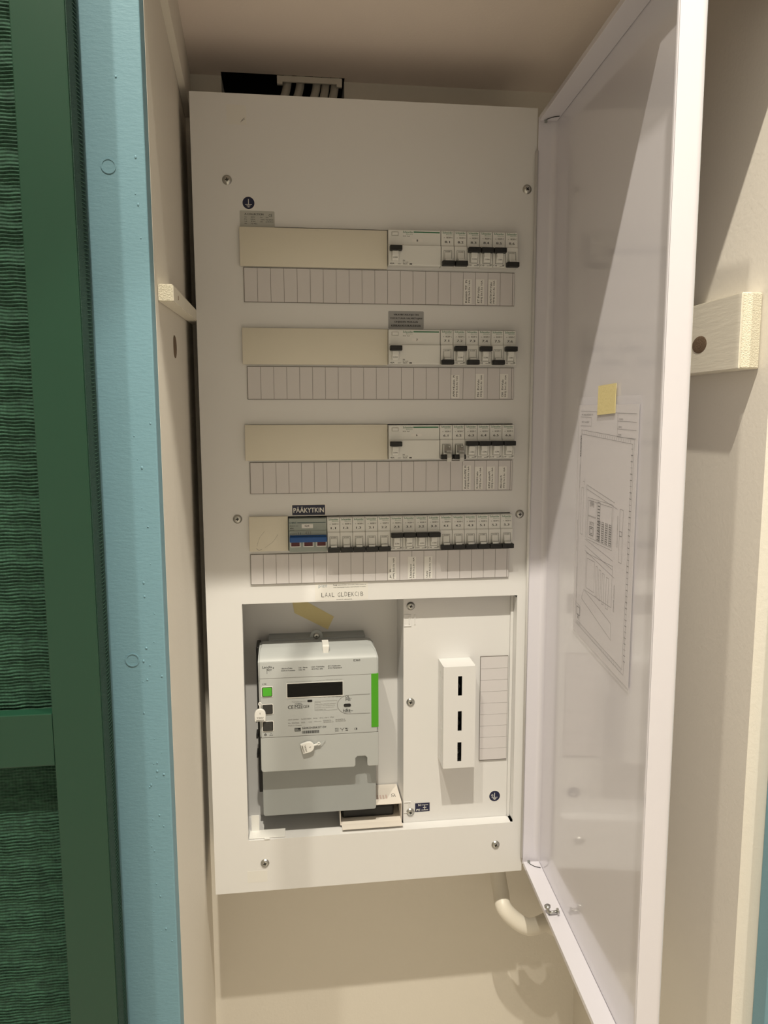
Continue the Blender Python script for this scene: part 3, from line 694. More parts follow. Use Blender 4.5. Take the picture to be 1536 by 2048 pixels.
# ------------------------------------------------------------------ electricity meter
m0 = thing('electricity_meter', 'light grey electricity meter with a green stripe, in the lower left bay', 'electricity meter', (0.09, 0.05, -0.60))
X0, X1 = 0.0058, 0.1785
def meter_body():
    b = NB()
    # side profile (y,z) extruded in x, crown narrower
    t = bmesh.new()
    secs = [(-0.5115, 0.0, X0+0.0015, X1-0.0005), (-0.348, 0.0, X0, X1), (-0.3455, 0.0010, X0, X1), (-0.3390, 0.012, X0+0.0004, X1-0.0022), (-0.3345, 0.023, X0+0.001, X1-0.0062), (-0.3325, 0.031, X0+0.003, X1-0.0095)]
    rows_ = []
    for z, y, xa, xb in secs:
        rows_.append([t.verts.new((xa, y, z)), t.verts.new((xb, y, z)), t.verts.new((xb, 0.055, z)), t.verts.new((xa, 0.055, z))])
    for i in range(len(rows_)-1):
        for k in range(4): t.faces.new((rows_[i][k], rows_[i][(k+1) % 4], rows_[i+1][(k+1) % 4], rows_[i+1][k]))
    t.faces.new(rows_[0][::-1]); t.faces.new(rows_[-1]); bmesh.ops.recalc_face_normals(t, faces=t.faces)
    es = [e for e in t.edges if abs(e.verts[0].co.z - e.verts[1].co.z) > 0.001 and e.verts[0].co.y < 0.05]
    es += [e for e in t.edges if all(abs(v.co.z+0.3325) < 1e-5 for v in e.verts) and any(v.co.y < 0.05 for v in e.verts)]
    bmesh.ops.bevel(t, geom=es, offset=0.0022, segments=3, affect='EDGES'); merge(b, t); return b
b = meter_body(); bm_housing = b
# cut notch: housing lower cover is a separate piece
NOTX0, NOTX1, NOTZ = 0.1440, 0.1615, -0.4955
t = bmesh.new(); bmesh.ops.bisect_plane(b, geom=list(b.verts)+list(b.edges)+list(b.faces), plane_co=(0, 0, -0.4590), plane_no=(0, 0, -1), clear_outer=True)
t.free(); obj('housing', b, M['meter'], m0, smooth=True)
b = NB()
xa, xb, z0, z1 = X0+0.0013, X1-0.0004, -0.5115, -0.4598
pts = [(xa+0.004, z0), (NOTX0-0.002, z0), (NOTX0, z0+0.002), (NOTX0, NOTZ-0.003), (NOTX0+0.003, NOTZ), (NOTX1-0.003, NOTZ), (NOTX1, NOTZ-0.003), (NOTX1, z0+0.002), (NOTX1+0.002, z0), (xb-0.001, z0), (xb, z0+0.002), (xb, z1), (xa, z1), (xa, z0+0.004), (xa+0.001, z0+0.001)]
prism(b, pts, 0.0, 0.0190, bev=0.0006)
cover = obj('terminal_cover', b, M['meter'], m0)
# recessed base with its own notch shape at the lower end
b = NB(); xa, xb = 0.0078, 0.1765
prism(b, rrect(xa, xb, -0.5900, -0.4600, 0.0035), 0.0192, 0.0550, bev=0.0008)
obj('base', b, M['meter2'], m0)
b = NB(); bx(b, 0.002, 0.0078, 0.035, 0.072, -0.560, -0.335, bev=0.001)
for z in (-0.445, -0.470, -0.5000): bx(b, -0.0005, 0.002, 0.03, 0.05, z-0.003, z+0.003)
obj('side_shell', b, M['black'], m0)
# feet to the backplate
b = NB(); bx(b, 0.02, 0.165, 0.0552, 0.0850, -0.57, -0.330); obj('rear_case', b, M['meter2'], m0)
# hanger tab on top
b = NB(); prism(b, [(0.0810, -0.340), (0.1015, -0.340), (0.1010, -0.329)] + [(0.0913+0.0095*math.cos(R(q)), -0.3275+0.0095*math.sin(R(q))) for q in range(0, 181, 20)] + [(0.0815, -0.329)], 0.0560, 0.0580)
hg = obj('hanger_tab', b, M['meter2'], m0); screw(m0, 0.0913, 0.056, -0.3275, 0.0045, name='hanger_screw')
b = NB(); bx(b, 0.0885, 0.0940, 0.0545, 0.0559, -0.3400, -0.3335); bx(b, 0.103, 0.116, 0.0500, 0.0559, -0.3345, -0.3330); obj('slot', b, M['black'], m0)
b = NB(); bx(b, 0.0985, 0.1080, 0.0140, 0.0400, -0.3325, -0.3290, bev=0.0005); prism(b, [(0.0992, -0.3405), (0.1070, -0.3405), (0.1080, -0.3300), (0.0982, -0.3300)], 0.0105, 0.0140, bev=0.0004); obj('top_clip', b, M['seal'], m0)
# face seams
b = NB(); y0 = -0.00012
bx(b, X0+0.0006, X1-0.0006, y0, 0.0004, -0.3712, -0.3707); bx(b, X0+0.0012, X1-0.0004, 0.0002, 0.001, -0.4600, -0.4590)
obj('seam', b, M['inkgrey'], m0)
b = NB(); bx(b, X1-0.0106, X1-0.0002, -0.0006, 0.002, -0.4515, -0.3705); obj('green_stripe', b, M['green'], m0)
b = NB(); bx(b, 0.0455, 0.1270, -0.0007, 0.0003, -0.4015, -0.3795); o = obj('display_frame', b, M['inkwhite'], m0)
b = NB(); bx(b, 0.0465, 0.1262, -0.0010, -0.0007, -0.4000, -0.3800); obj('display', b, M['lcd'], m0)
for i, (zc, m_) in enumerate(((-0.3905, M['greenbtn']), (-0.4165, M['darkbtn']), (-0.4420, M['darkbtn']))):
    b = NB(); prism(b, rrect(0.0100, 0.0262, zc-0.0078, zc+0.0078, 0.0016), -0.0006, 0.0003); o = obj('button_frame', b, M['inkwhite'], m0)
    b = NB(); prism(b, rrect(0.0108, 0.0254, zc-0.0070, zc+0.0070, 0.0014), -0.0008, -0.0006); obj('button_border', b, M['black'], o)
    b = NB(); prism(b, rrect(0.0117, 0.0245, zc-0.0061, zc+0.0061, 0.0012), -0.0020, -0.0008, bev=0.0005); obj('button', b, m_, o)
y = -0.0002
b = NB()
txt(b, 'Landis', 0.0120, -0.3555, 0.0132, 0.0032, y, bold=0.008); txt(b, 'Gyr', 0.0185, -0.3602, 0.0070, 0.0040, y, bold=0.008); txt(b, '+', 0.0263, -0.3566, 0.0022, 0.0022, y, bold=0.03)
bx(b, 0.0182, 0.0186, y, y+0.0001, -0.3640, -0.3560)
txt(b, 'E360', 0.1390+0.0035, -0.3508, 0.0095, 0.0032, y)
for k, (x, s1, s2, w1, w2) in enumerate(((0.0385, '1.8.0 A+/Teho', '2.8.0 A-/Tuotanto', 0.0158, 0.0198), (0.0630, '1.8.1 Päivä', '1.8.2 Yö', 0.0128, 0.0095), (0.0812, '1.8.3 Talviaika', '1.8.4 Muu aika', 0.0190, 0.0168), (0.1055, '0.9.1 Kellonaika', '0.9.2 Päivämäärä', 0.0180, 0.0200))):
    z = -0.3580 + 0.0003*k; txt(b, s1, x, z, w1, 0.0018, y, bold=0.02); txt(b, s2, x, z-0.0031, w2, 0.0018, y, bold=0.02)
txt(b, 'LTE', 0.0118, -0.3800, 0.0052, 0.0020, y, bold=0.02)
txt(b, 'CE', 0.0470, -0.4178, 0.0080, 0.0052, y, bold=0.01); txt(b, 'M25', 0.0570, -0.4172, 0.0105, 0.0048, y); frame(b, 0.0564, 0.0682, -0.4180, -0.4118, 0.0002, y, y+0.0001); txt(b, 'TCG052', 0.0570, -0.4110, 0.0095, 0.0016, y)
txt(b, '1259', 0.0690, -0.4172, 0.0085, 0.0038, y)
txt(b, 'DL', 0.1305, -0.4052, 0.0055, 0.0036, y, bold=0.01); txt(b, 'MS', 0.1305, -0.4098, 0.0068, 0.0040, y, bold=0.01); txt(b, '®', 0.1380, -0.4070, 0.0012, 0.0012, y)
txt(b, 'idis', 0.1270, -0.4262, 0.0100, 0.0048, y, bold=0.02); txt(b, 'assoc.', 0.1375, -0.4256, 0.0035, 0.0010, y, bold=0.02); txt(b, 'Interop. Cert.', 0.1272, -0.4285, 0.0112, 0.0012, y, bold=0.02)
txt(b, 'SÄHKÖVERKOT OY', 0.0668, -0.4492, 0.0352, 0.0036, y, bold=0.015)
x = 0.0668; random.seed(11)
while x < 0.0915:
    ww = random.choice((0.0003, 0.0005, 0.0009)); bx(b, x, x+ww, y, y+0.0001, -0.4560, -0.4518); x += ww + random.choice((0.0003, 0.0005))
frame(b, 0.1145, 0.1195, -0.4555, -0.4505, 0.0003, y, y+0.0001); frame(b, 0.1158, 0.1182, -0.4542, -0.4518, 0.0003, y, y+0.0001)
for (p, q) in (((0.1220, -0.4508), (0.1250, -0.4530)), ((0.1280, -0.4506), (0.1250, -0.4530)), ((0.1250, -0.4530), (0.1250, -0.4556))): tube(b, [(p[0], y, p[1]), (q[0], y, q[1])], 0.00022, 5)
for z, dx in ((-0.4516, 1), (-0.4543, -1)):
    bx(b, 0.1290, 0.1338, y, y+0.0001, z-0.00015, z+0.00015); prism(b, [(0.1314-0.0014*dx, z-0.0010), (0.1314+0.0014*dx, z), (0.1314-0.0014*dx, z+0.0010)], y, y+0.0001)
frame(b, 0.1430, 0.1462, -0.4545, -0.4518, 0.0003, y, y+0.0001); bx(b, 0.1455, 0.1468, y, y+0.0001, -0.4545, -0.4515)
ringp(b, 0.0142, -0.4548, 0.0011, 0.0018, y, y+0.0001, 16)
prism(b, [(0.0198, -0.4565), (0.0248, -0.4565), (0.0223, -0.4525)], y, y+0.0001)
for x, z, s in ((0.0142, -0.4548, 0),): bx(b, x-0.0002, x+0.0002, y-0.0001, y, z, z+0.002)
bx(b, 0.0560, 0.0648, y, y+0.0001, -0.4520, -0.4470)
prism(b, rrect(0.0750, 0.0822, -0.4087, -0.4055, 0.0014), y-0.0002, y); prism(b, rrect(0.1275, 0.1380, -0.4188, -0.4140, 0.0022), y-0.0003, y)
obj('lettering', b, M['ink'], m0)
b = NB(); prism(b, [(0.0204, -0.4561), (0.0242, -0.4561), (0.0223, -0.4531)], y-0.0001, y); txt(b, 'Sähkö', 0.0566, -0.4492, 0.0045, 0.0015, y-0.0001, bold=0.02); bx(b, 0.0566, 0.0640, y-0.0001, y, -0.4506, -0.4500); obj('light_lettering', b, M['meter'], m0)
b = NB()
txt(b, 'EN 62052-11 Sähköenergiamittari kWh', 0.0462, -0.3782, 0.0350, 0.0011, y); txt(b, '1000imp/kvarh', 0.0875, -0.3778, 0.0130, 0.0010, y); txt(b, '1000imp/kWh 3x230V 5(80)A', 0.1020, -0.3774, 0.0240, 0.0011, y)
txt(b, 'Mittauslaitos Sivu nro 1', 0.0530, -0.4080, 0.0205, 0.0012, y)
for k, s_ in enumerate(('T1', 'T2', 'T3', 'T4')): txt(b, s_, 0.0925+0.0062*k, -0.4036, 0.0022, 0.0013, y)
txt(b, 'kW kvar', 0.1165, -0.4034, 0.0080, 0.0013, y)
frame(b, 0.0855, 0.1180, -0.4225, -0.4082, 0.0002, y, y+0.0001)
for k, (s_, wd) in enumerate((('Suomen', 0.008), ('Sähköverkko mittauslaite tarkastettu', 0.0298), ('1 impulssi 1 Wh energiamittarilla', 0.0285), ('ladattavat arvot näytöltä vastaa', 0.0270), ('asennettava tila', 0.0150))): txt(b, s_, 0.0865, -0.4106-0.0027*k, wd, 0.0013, y)
txt(b, 'ZMF120ABd', 0.0470, -0.4350, 0.0150, 0.0018, y); txt(b, '3x230/400V', 0.0655, -0.4348, 0.0150, 0.0018, y); txt(b, '50Hz', 0.0830, -0.4346, 0.0062, 0.0017, y); txt(b, '-40°C..+70°C', 0.0915, -0.4344, 0.0142, 0.0017, y); txt(b, 'IP54', 0.1080, -0.4342, 0.0050, 0.0017, y)
txt(b, 'No. 59337666', 0.0470, -0.4402, 0.0158, 0.0019, y); txt(b, '2022', 0.0655, -0.4400, 0.0058, 0.0018, y); txt(b, 'UC3', 0.0765, -0.4398, 0.0048, 0.0017, y); txt(b, '1000imp/kWh', 0.0842, -0.4396, 0.0108, 0.0015, y)
txt(b, 'EN50470-1', 0.0978, -0.4388, 0.0128, 0.0017, y); txt(b, 'IEC62053-21', 0.0978, -0.4412, 0.0145, 0.0017, y); txt(b, 'EN50470-3', 0.1155, -0.4382, 0.0132, 0.0017, y); txt(b, 'IEC62053-23', 0.1155, -0.4406, 0.0150, 0.0017, y)
txt(b, 'Made in Greece', 0.0470, -0.4438, 0.0190, 0.0018, y)
P = [(0.1470, -0.4020)] + [(0.1345+0.0*q - 0.0150*math.sin(R(q)), -0.4160+0.0145*math.cos(R(q))) for q in range(0, 181, 12)] + [(0.1470, -0.4305)]
P = [(0.1660, -0.4010)] + [(0.1350-0.0165*math.sin(R(q)), -0.4155+0.0142*math.cos(R(q))) for q in range(0, 181, 12)] + [(0.1660, -0.4300)]
tube(b, [(x, 0.0000, z) for x, z in P], 0.0003, 5)
obj('fine_print', b, M['inkgrey'], m0)
# seals
def seal(parent, cx, cz, rot, yb, nm, lab):
    s = thing(nm, lab, 'seal', (cx, yb, cz)); mt = Matrix.Rotation(R(rot), 4, 'Y')
    def put(name, t, m):
        bmesh.ops.transform(t, matrix=mt, verts=t.verts); return obj(name, t, m, s, local=True)
    t = NB(); prism(t, [(-0.0075, -0.0105), (0.0075, -0.0105), (0.0080, -0.001)] + [(0.0078*math.cos(R(q)), 0.0078*math.sin(R(q))) for q in range(0, 181, 18)] + [(-0.0080, -0.001)], -0.0055, -0.0015, bev=0.0008); put('tag', t, M['seal'])
    t = NB(); txt(t, 'TESV', -0.0050, -0.0060, 0.0100, 0.0022, -0.0058, bold=0.02); txt(t, '086092', -0.0055, -0.0095, 0.0110, 0.0020, -0.0058, bold=0.02); bx(t, -0.0003, 0.0003, -0.0058, -0.0056, 0.0005, 0.0030); put('lettering', t, M['inkgrey'])
    t = NB(); bx(t, -0.0010, 0.0010, -0.0045, -0.0018, 0.0070, 0.0125, bev=0.0005); ringp(t, 0, 0.0150, 0.0012, 0.0024, -0.0040, -0.0020, 16); put('stem', t, M['seal'])
    return s, put
s, put = seal(m0, 0.0075, -0.4215, 0, -0.0008, 'security_seal', 'white plastic seal tag hanging at the left buttons of the meter')
s, put = seal(m0, 0.0760, -0.4750, 75, -0.0002, 'security_seal', 'white plastic seal tag tied on the lower meter cover')
t = NB(); tube(t, smoothpath([(0, -0.003, 0.0150), (0.0008, -0.003, 0.0190), (-0.0006, -0.001, 0.0250)], 4), 0.0003, 6); put('wire', t, M['zincdull'])

# ------------------------------------------------------------------ loose things in the meter bay
def tape(name, corners, y, th, lab):
    b = NB(); prism(b, corners, y-th, y); o = obj(name, b, M['tape']); return tag(o, lab, 'tape', None)
tape('masking_tape', [(0.0590, -0.2985), (0.1098, -0.3265), (0.1195, -0.3065), (0.0590, -0.2700), (0.0560, -0.2800)], 0.0848, 0.0002, 'strip of yellow masking tape stuck slanting above the meter')
t = thing('cardboard_box', 'small open white cardboard box with red print behind the meter', 'box', (0.165, 0.05, -0.615))
b = NB(); xa, xb = 0.122, 0.2165
bx(b, xa, xb, 0.0225, 0.083, -0.5860, -0.5850)
bx(b, xa, xb, 0.0225, 0.083, -0.6150, -0.6142); bx(b, xa, xa+0.0008, 0.0225, 0.083, -0.6142, -0.5860); bx(b, xb-0.0008, xb, 0.0225, 0.083, -0.6142, -0.5860); bx(b, xa+0.0008, xb-0.0008, 0.0822, 0.083, -0.6142, -0.5860)
obj('carton', b, M['card'], t)
b = NB(); prismx(b, [(0.0225, -0.6142), (0.0040, -0.6118), (0.0040, -0.6110), (0.0225, -0.6134)], xa+0.002, xb-0.001); obj('flap', b, M['card'], t)
b = NB(); bx(b, xa+0.004, xb-0.010, 0.040, 0.075, -0.6140, -0.5960, bev=0.003); obj('black_block', b, M['black'], t)  # plain black block inside the open carton
b = NB()
def ftxt(bm, s_, x, yy, w_, h_, z, rot=0):       # text lying on a horizontal face
    mt = Matrix.Translation((x, yy, z)) @ Matrix.Rotation(R(-90), 4, 'X') @ Matrix.Rotation(R(rot), 4, 'Y')
    txt(bm, s_, 0, 0, w_, h_, 0, mtx=mt)
ftxt(b, 'CE', 0.2035, 0.052, 0.010, 0.006, -0.5849, 90)
obj('lettering', b, M['ink'], t)
b = NB()
for k in range(5): ftxt(b, 'SFS-EN 2019', 0.176+0.0045*k, 0.050, 0.012, 0.0022, -0.5849, 90)
obj('red_lettering', b, M['inkred'], t)
b = NB(); bx(b, -0.0132, 0.0395, 0.0030, 0.0250, -0.6155, -0.6143, bev=0.0003); bx(b, -0.0105, 0.0010, 0.0230, 0.0242, -0.6143, -0.5900)
bx(b, 0.0090, 0.0170, -0.0010, 0.0032, -0.6155, -0.6145, bev=0.0004)
o = obj('plastic_cover', b, M['seal']); tag(o, 'loose white plastic clip-on cover on the ledge under the meter', 'plastic cover')

# terminal box on the raised plate
t = thing('terminal_cover_box', 'tall narrow white slotted metal box beside the meter', 'terminal box', (0.294, 0.0, -0.5137))
xa, xb, z0, z1, yf = 0.2711, 0.3187, -0.5134, -0.3590, -0.0195
holes = [(0.2925, 0.2985, -0.4030, -0.3735), (0.2925, 0.2985, -0.4565, -0.4265), (0.2925, 0.2985, -0.5095+0.006, -0.4740)]
b = NB(); plate_with_holes(b, xa, xb, z0, z1, holes, yf, 0.0010)
bx(b, xa, xb, yf+0.001, 0.0197, z1-0.001, z1); bx(b, xa, xb, yf+0.001, 0.0197, z0, z0+0.001); bx(b, xb-0.001, xb, yf+0.001, 0.0197, z0+0.001, z1-0.001)
# left side wall with pairs of slots
t2 = bmesh.new(); sl = []
for zc in (-0.3885, -0.4410, -0.4930):
    sl += [(-0.0110, -0.0085, zc-0.0150, zc+0.0120), (0.0040, 0.0065, zc-0.0130, zc+0.0150)]
plate_with_holes(t2, yf+0.001, 0.0197, z0+0.001, z1-0.001, sl, 0.0, 0.001)
bmesh.ops.transform(t2, matrix=Matrix(((0, 1, 0, xa), (1, 0, 0, 0), (0, 0, 1, 0), (0, 0, 0, 1))), verts=t2.verts); bmesh.ops.recalc_face_normals(t2, faces=t2.faces); merge(b, t2)
obj('cover', b, M['steel'], t)
b = NB()
for x in (xa+0.0006, xb-0.0006): tube(b, [(x, yf+0.0002, z1-0.0008), (x, yf+0.0016, z1-0.0004)], 0.0007, 8)
tube(b, [(xa+0.0006, yf+0.0002, z0+0.0008), (xa+0.0006, yf+0.0016, z0+0.0004)], 0.0007, 8)
obj('corner_gap', b, M['black'], t)
b = NB(); bx(b, 0.276, 0.314, 0.004, 0.0196, -0.509, -0.363); obj('terminal_block', b, M['black'], t)
for zc in (-0.394, -0.450, -0.494):
    b = NB(); tube(b, [(0.2955, 0.004, zc), (0.2955, -0.006, zc)], 0.0035, 12); obj('terminal_screw', b, M['zinc'], t)
b = NB()
for z in (-0.3790, -0.3865): bx(b, xb, xb+0.006, 0.0150, 0.0197, z-0.002, z+0.002, bev=0.0008)
bx(b, xb, xb+0.005, 0.0160, 0.0197, -0.5090, -0.5060)
obj('fixing_tab', b, M['steel'], t); screw(t, 0.3215, 0.0200, -0.4290, 0.0042)
t = thing('marker_strip', 'upright white marker strip with ten blank cells, beside the slotted box', 'label strip', (0.3351, 0.018, -0.5215), None)
H = 0.1625
b = NB(); bx(b, 0, 0.0430, 0.0002, 0.0018, -0.0012, H+0.0008); obj('holder', b, M['cellbase'], t, local=True)
for k in range(9):
    h = H/9.0
    c = part_local('cell', 'vcell', (lambda: (lambda q: (bx(q, 0.0004, 0.0424, -0.0006, 0.0002, 0.0002, H/9.0-0.0002), q)[1])(NB())), M['cell'], t); c.location = (0, 0, h*k)

# ------------------------------------------------------------------ drawing in a plastic sleeve taped to the door
A3 = DMX
def don(name, t, m, parent=None, label=None, cat=None):
    b = NB(); bmesh.ops.transform(t, matrix=DMX, verts=t.verts); merge(b, t); return obj(name, b, m, parent, label=label)
root = thing('wiring_drawing', 'printed wiring drawing in a clear sleeve taped inside the open door', 'paper drawing', DM(0.227, -0.29, D-0.0020))
SI = D - th            # inner face of the skin (off)
def dpoly(pts, o0, o1, name, m, parent):
    t = bmesh.new(); A_ = [t.verts.new((s_, o0, z)) for s_, z in pts]; B_ = [t.verts.new((s_, o1, z)) for s_, z in pts]; n = len(pts)
    t.faces.new(A_); t.faces.new(B_[::-1])
    for i in range(n): t.faces.new((A_[i], B_[i], B_[(i+1) % n], A_[(i+1) % n]))
    bmesh.ops.recalc_face_normals(t, faces=t.faces); return don(name, t, m, parent)
sheet = dpoly([(0.1355, -0.2735), (0.3170, -0.2870), (0.3175, 0.0120), (0.1340, 0.0135)], SI-0.0012, SI-0.0009, 'sheet', M['sheet'], root)
dpoly([(0.1330, -0.2765), (0.3215, -0.2910), (0.3225, 0.0208), (0.1315, 0.0230)], SI-0.0018, SI-0.0015, 'sleeve', M['film'], root)
# line drawing: s axis runs towards the viewer (right in the photo), z up
t = bmesh.new(); LO = SI-0.0014
def dl(s0, z0_, s1, z1_, wd=0.00035):
    d = Vector((s1-s0, z1_-z0_)); L_ = d.length; n = Vector((-d.y, d.x))/L_*wd/2
    v = [t.verts.new((s0+n.x, LO, z0_+n.y)), t.verts.new((s1+n.x, LO, z1_+n.y)), t.verts.new((s1-n.x, LO, z1_-n.y)), t.verts.new((s0-n.x, LO, z0_-n.y))]; t.faces.new(v)
def dr(s0, s1, z0_, z1_, wd=0.00035): dl(s0, z0_, s1, z0_, wd); dl(s1, z0_, s1, z1_, wd); dl(s1, z1_, s0, z1_, wd); dl(s0, z1_, s0, z0_, wd)
def dt(s_, x, z, w_, h_, rot=0, bold=0.0):
    tt = bmesh.new(); txt(tt, s_, x, z, w_, h_, LO, rot=rot, bold=bold); me = bpy.data.meshes.new('q'); tt.to_mesh(me); tt.free(); t.from_mesh(me); bpy.data.meshes.remove(me)
dl(0.142, 0.006, 0.313, 0.002); dl(0.142, -0.001, 0.180, -0.002); dl(0.180, -0.002, 0.180, -0.012); dl(0.142, -0.012, 0.180, -0.012)
for k in range(4): dl(0.262, 0.003-0.0085*k, 0.313, 0.002-0.0085*k)
dl(0.262, 0.003, 0.262, -0.0225)
dt('YP2 VESA KESKUS 1/1', 0.144, 0.0005, 0.040, 0.0022); dt('FC2 4-4287', 0.146, -0.0085, 0.026, 0.0022); dt('TYÖNO', 0.265, -0.0045, 0.012, 0.0022); dt('SIVU', 0.265, -0.013, 0.009, 0.0022); dt('PVM', 0.265, -0.0215, 0.008, 0.0022)
dl(0.146, -0.017, 0.309, -0.024); dl(0.146, -0.022, 0.305, -0.029); dl(0.146, -0.017, 0.144, -0.262); dl(0.305, -0.029, 0.299, -0.272); dl(0.309, -0.024, 0.303, -0.277); dl(0.144, -0.262, 0.303, -0.277); dl(0.149, -0.258, 0.299, -0.272)
for k in range(24): dl(0.150+0.0065*k, -0.0185-0.00028*k, 0.150+0.0065*k, -0.0215-0.00028*k)
for k in range(36): dl(0.3015, -0.034-0.0065*k, 0.3065, -0.034-0.0065*k, 0.0007 if k % 3 else 0.0004)
for k in range(24): dl(0.152+0.0062*k, -0.2592-0.0006*k, 0.152+0.0062*k, -0.2625-0.0006*k)
dt('SÄHKÖPISTE', 0.1430, -0.024, 0.026, 0.0042, rot=-90, bold=0.05)
for s_, z, l in ((0.1425, -0.060, 0.030), (0.1395, -0.130, 0.040), (0.1425, -0.190, 0.050)): dt('Sähkökeskus ohje työ', s_, z, l, 0.0024, rot=-90)
dl(0.171, -0.083, 0.262, -0.095); dl(0.171, -0.088, 0.270, -0.101); dl(0.171, -0.083, 0.171, -0.148)
dr(0.176, 0.258, -0.149, -0.098); dr(0.179, 0.255, -0.146, -0.101); dr(0.179, 0.206, -0.146, -0.120); dr(0.179, 0.206, -0.119, -0.101)
for k in range(4):
    for q in range(9): dr(0.213+0.0115*k, 0.2200+0.0115*k, -0.1445+0.0026*q, -0.1422+0.0026*q, 0.0007)
dr(0.210, 0.218, -0.146, -0.100, 0.0006); 
for q in range(12): dl(0.210, -0.144+0.0036*q, 0.218, -0.144+0.0036*q, 0.0012)
dt('kWh', 0.184, -0.108, 0.014, 0.008); dt('SYÖTTÖ', 0.184, -0.130, 0.016, 0.005); dr(0.184, 0.198, -0.142, -0.132, 0.0009); dr(0.187, 0.195, -0.1400, -0.134, 0.0009)
dl(0.171, -0.150, 0.262, -0.160); dr(0.152, 0.160, -0.146, -0.088); dl(0.156, -0.080, 0.162, -0.080); dl(0.162, -0.076, 0.162, -0.084)
dr(0.278, 0.287, -0.158, -0.100); dr(0.278, 0.285, -0.129, -0.124, 0.0006); dt('JAKOKESKUS LAYOUT', 0.271, -0.108, 0.035, 0.0025, rot=-90)
dl(0.171, -0.158, 0.262, -0.170); dl(0.171, -0.164, 0.268, -0.178)
dr(0.176, 0.262, -0.213, -0.166) ; dr(0.180, 0.206, -0.209, -0.172); dr(0.211, 0.216, -0.212, -0.176); dr(0.221, 0.227, -0.214, -0.178); dr(0.232, 0.238, -0.216, -0.180); dr(0.245, 0.252, -0.218, -0.182)
dl(0.171, -0.213, 0.262, -0.231); dl(0.171, -0.213, 0.164, -0.226); dl(0.164, -0.226, 0.264, -0.250); dl(0.262, -0.231, 0.264, -0.250)
dt('KANNET RUNKO', 0.268, -0.186, 0.030, 0.0025, rot=-90)
dl(0.146, -0.236, 0.160, -0.238); dl(0.160, -0.238, 0.160, -0.262); dl(0.160, -0.262, 0.146, -0.260); dt('A', 0.150, -0.256, 0.006, 0.008)
dr(0.147, 0.159, -0.250, -0.240, 0.0008)
don('line_drawing', t, M['drawink'], root)
tt = dpoly([(0.2010, 0.0010), (0.2560, 0.0030), (0.2565, 0.0355), (0.2020, 0.0345)], SI-0.0024, SI-0.0020, 'masking_tape', M['tape'], None)
tag(tt, 'square of yellow masking tape holding the sleeve to the door', 'tape')

# ------------------------------------------------------------------ cables above and conduit below
b = NB(); bx(b, 0.048, 0.142, 0.1185, 0.1215, 0.4815, 0.4895); bx(b, 0.048, 0.142, 0.1215, 0.1280, 0.4870, 0.4895); bx(b, 0.048, 0.056, 0.1185, 0.1235, 0.4780, 0.4815); bx(b, 0.134, 0.142, 0.1185, 0.1235, 0.4780, 0.4815)
o = obj('cable_clamp_bar', b, M['pipe']); tag(o, 'slim pale bar across the ceiling opening over the cables', 'cable clamp')
for i, (xt, xb_) in enumerate(((0.0640, 0.0560), (0.0830, 0.0740), (0.1070, 0.0990), (0.1200, 0.1150), (0.1335, 0.1285))):
    b = NB(); tube(b, smoothpath([(xt, 0.142, 0.545), (xt-0.001, 0.134, 0.487), ((xt+xb_)/2-0.006, 0.1195, 0.450), (xb_-0.014, 0.113, 0.4135)], 6), 0.0060, 14)
    o = obj('cable', b, M['cablegrey']); tag(o, ('first', 'second', 'third', 'fourth', 'fifth')[i] + ' from the left of the pale cables entering the cabinet top', 'cable', 'cables above the cabinet')
b = NB(); tube(b, smoothpath([(0.38, 0.085, -0.6948), (0.382, 0.075, -0.735), (0.383, 0.052, -0.765), (0.383, 0.033, -0.78), (0.4, 0.026, -0.798), (0.422, 0.026, -0.812), (0.45, 0.04, -0.819), (0.484, 0.065, -0.823), (0.514, 0.09, -0.823)], 7), 0.0130, 20)
o = obj('conduit_pipe', b, M['pipe']); tag(o, 'thick cream plastic conduit bending out from under the cabinet', 'pipe')
b = NB(); ringp(b, 0, 0, 0.0132, 0.0165, -0.006, 0.006, 24)
bx(b, -0.008, 0.008, -0.005, 0.005, -0.0300, -0.0160, bev=0.001)
bmesh.ops.transform(b, matrix=Matrix.Translation((0.4740, 0.0580, -0.8222)) @ Matrix.Rotation(R(126), 4, 'Z'), verts=b.verts)
o = obj('pipe_clip', b, M['pipe']); tag(o, 'cream plastic clip around the conduit behind the door', 'pipe clip')

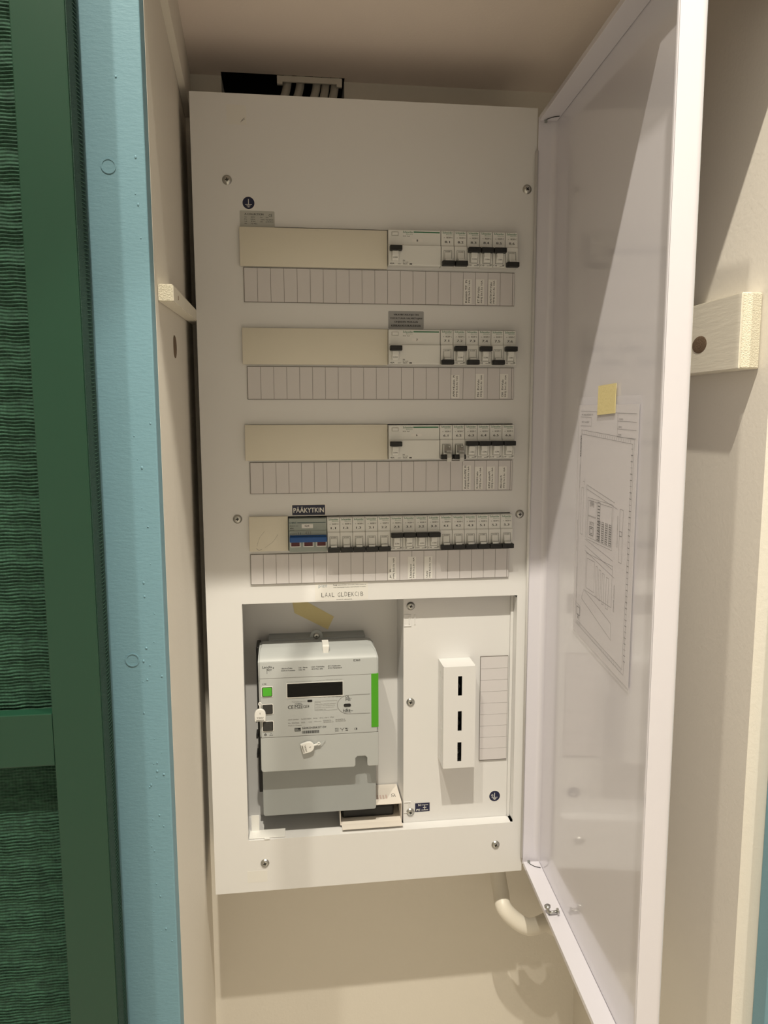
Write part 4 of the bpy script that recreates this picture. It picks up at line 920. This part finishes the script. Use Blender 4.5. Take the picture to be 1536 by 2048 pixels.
# ------------------------------------------------------------------ green fabric screen standing in front of the casing
g = thing('fabric_screen', 'green painted wooden frame screen with ribbed green fabric, left', 'screen', (-0.35, -0.40, FLR+0.05))
GX0, GX1 = -0.62, -0.1039; ST = 0.0394
for xa, xb in ((GX1-ST, GX1), (GX0, GX0+ST)):
    b = NB(); bx(b, xa, xb, -0.420, -0.3925, FLR+0.02, 0.62, bev=0.0008); obj('stile', b, M['greenpaint'], g)
for za, zb in ((-0.2895, -0.2440), (0.575, 0.62), (FLR+0.02, FLR+0.08)):
    b = NB(); bx(b, GX0+ST+0.0003, GX1-ST-0.0003, -0.4195, -0.4060, za, zb, bev=0.0008); obj('crossbar', b, M['greenpaint'], g)
# ribbed cloth
def ribs(bm, x0, x1, z0, z1, yb, nx, period, amp):
    nz = int((z1-z0)/period*5); V = []
    for j in range(nz+1):
        z = z0 + (z1-z0)*j/nz; row = []
        for i in range(nx+1):
            x = x0 + (x1-x0)*i/nx
            ph = 2*math.pi*(z + 0.0004*math.sin(x*75+z*9) + 0.0003*math.sin(x*330+z*61))/period
            A_ = amp*(0.75+0.35*math.sin(x*60+z*47+math.sin(z*210)*2))
            row.append(bm.verts.new((x, yb - A_*(0.5+0.5*math.cos(ph))**1.5, z)))
        V.append(row)
    for j in range(nz):
        for i in range(nx): bm.faces.new((V[j][i], V[j][i+1], V[j+1][i+1], V[j+1][i])).smooth = True
b = NB(); ribs(b, -0.26, GX1-ST-0.0004, -0.75, 0.42, -0.4010, 56, 0.0028, 0.0012); bx(b, -0.26, GX1-ST-0.0004, -0.4008, -0.4000, -0.75, 0.42); obj('fabric', b, M['fabric'], g)
b = NB(); bx(b, GX0+ST, -0.2601, -0.4050, -0.4030, -0.75, 0.42); bx(b, GX0+ST, GX1-ST-0.0004, -0.4050, -0.4030, -1.46, -0.7501); obj('fabric', b, M['fabric'], g)
# fabric turned round the side edge, with stitches
b = NB(); bx(b, GX1-0.004, GX1, -0.3923, -0.3855, FLR+0.02, 0.62, bev=0.0006); bx(b, GX1+0.0001, GX1+0.0008, -0.4185, -0.3865, FLR+0.02, 0.62)
obj('fabric_edge', b, M['fabricdark'], g)
b = NB(); z = -0.75
while z < 0.42:
    tube(b, [(GX1+0.0008, -0.4010, z), (GX1+0.0014, -0.3960, z+0.0006), (GX1+0.0008, -0.3905, z+0.0012)], 0.0006, 5); z += 0.0032
o = obj('stitching', b, M['fabricdark'], g); o['kind'] = 'stuff'
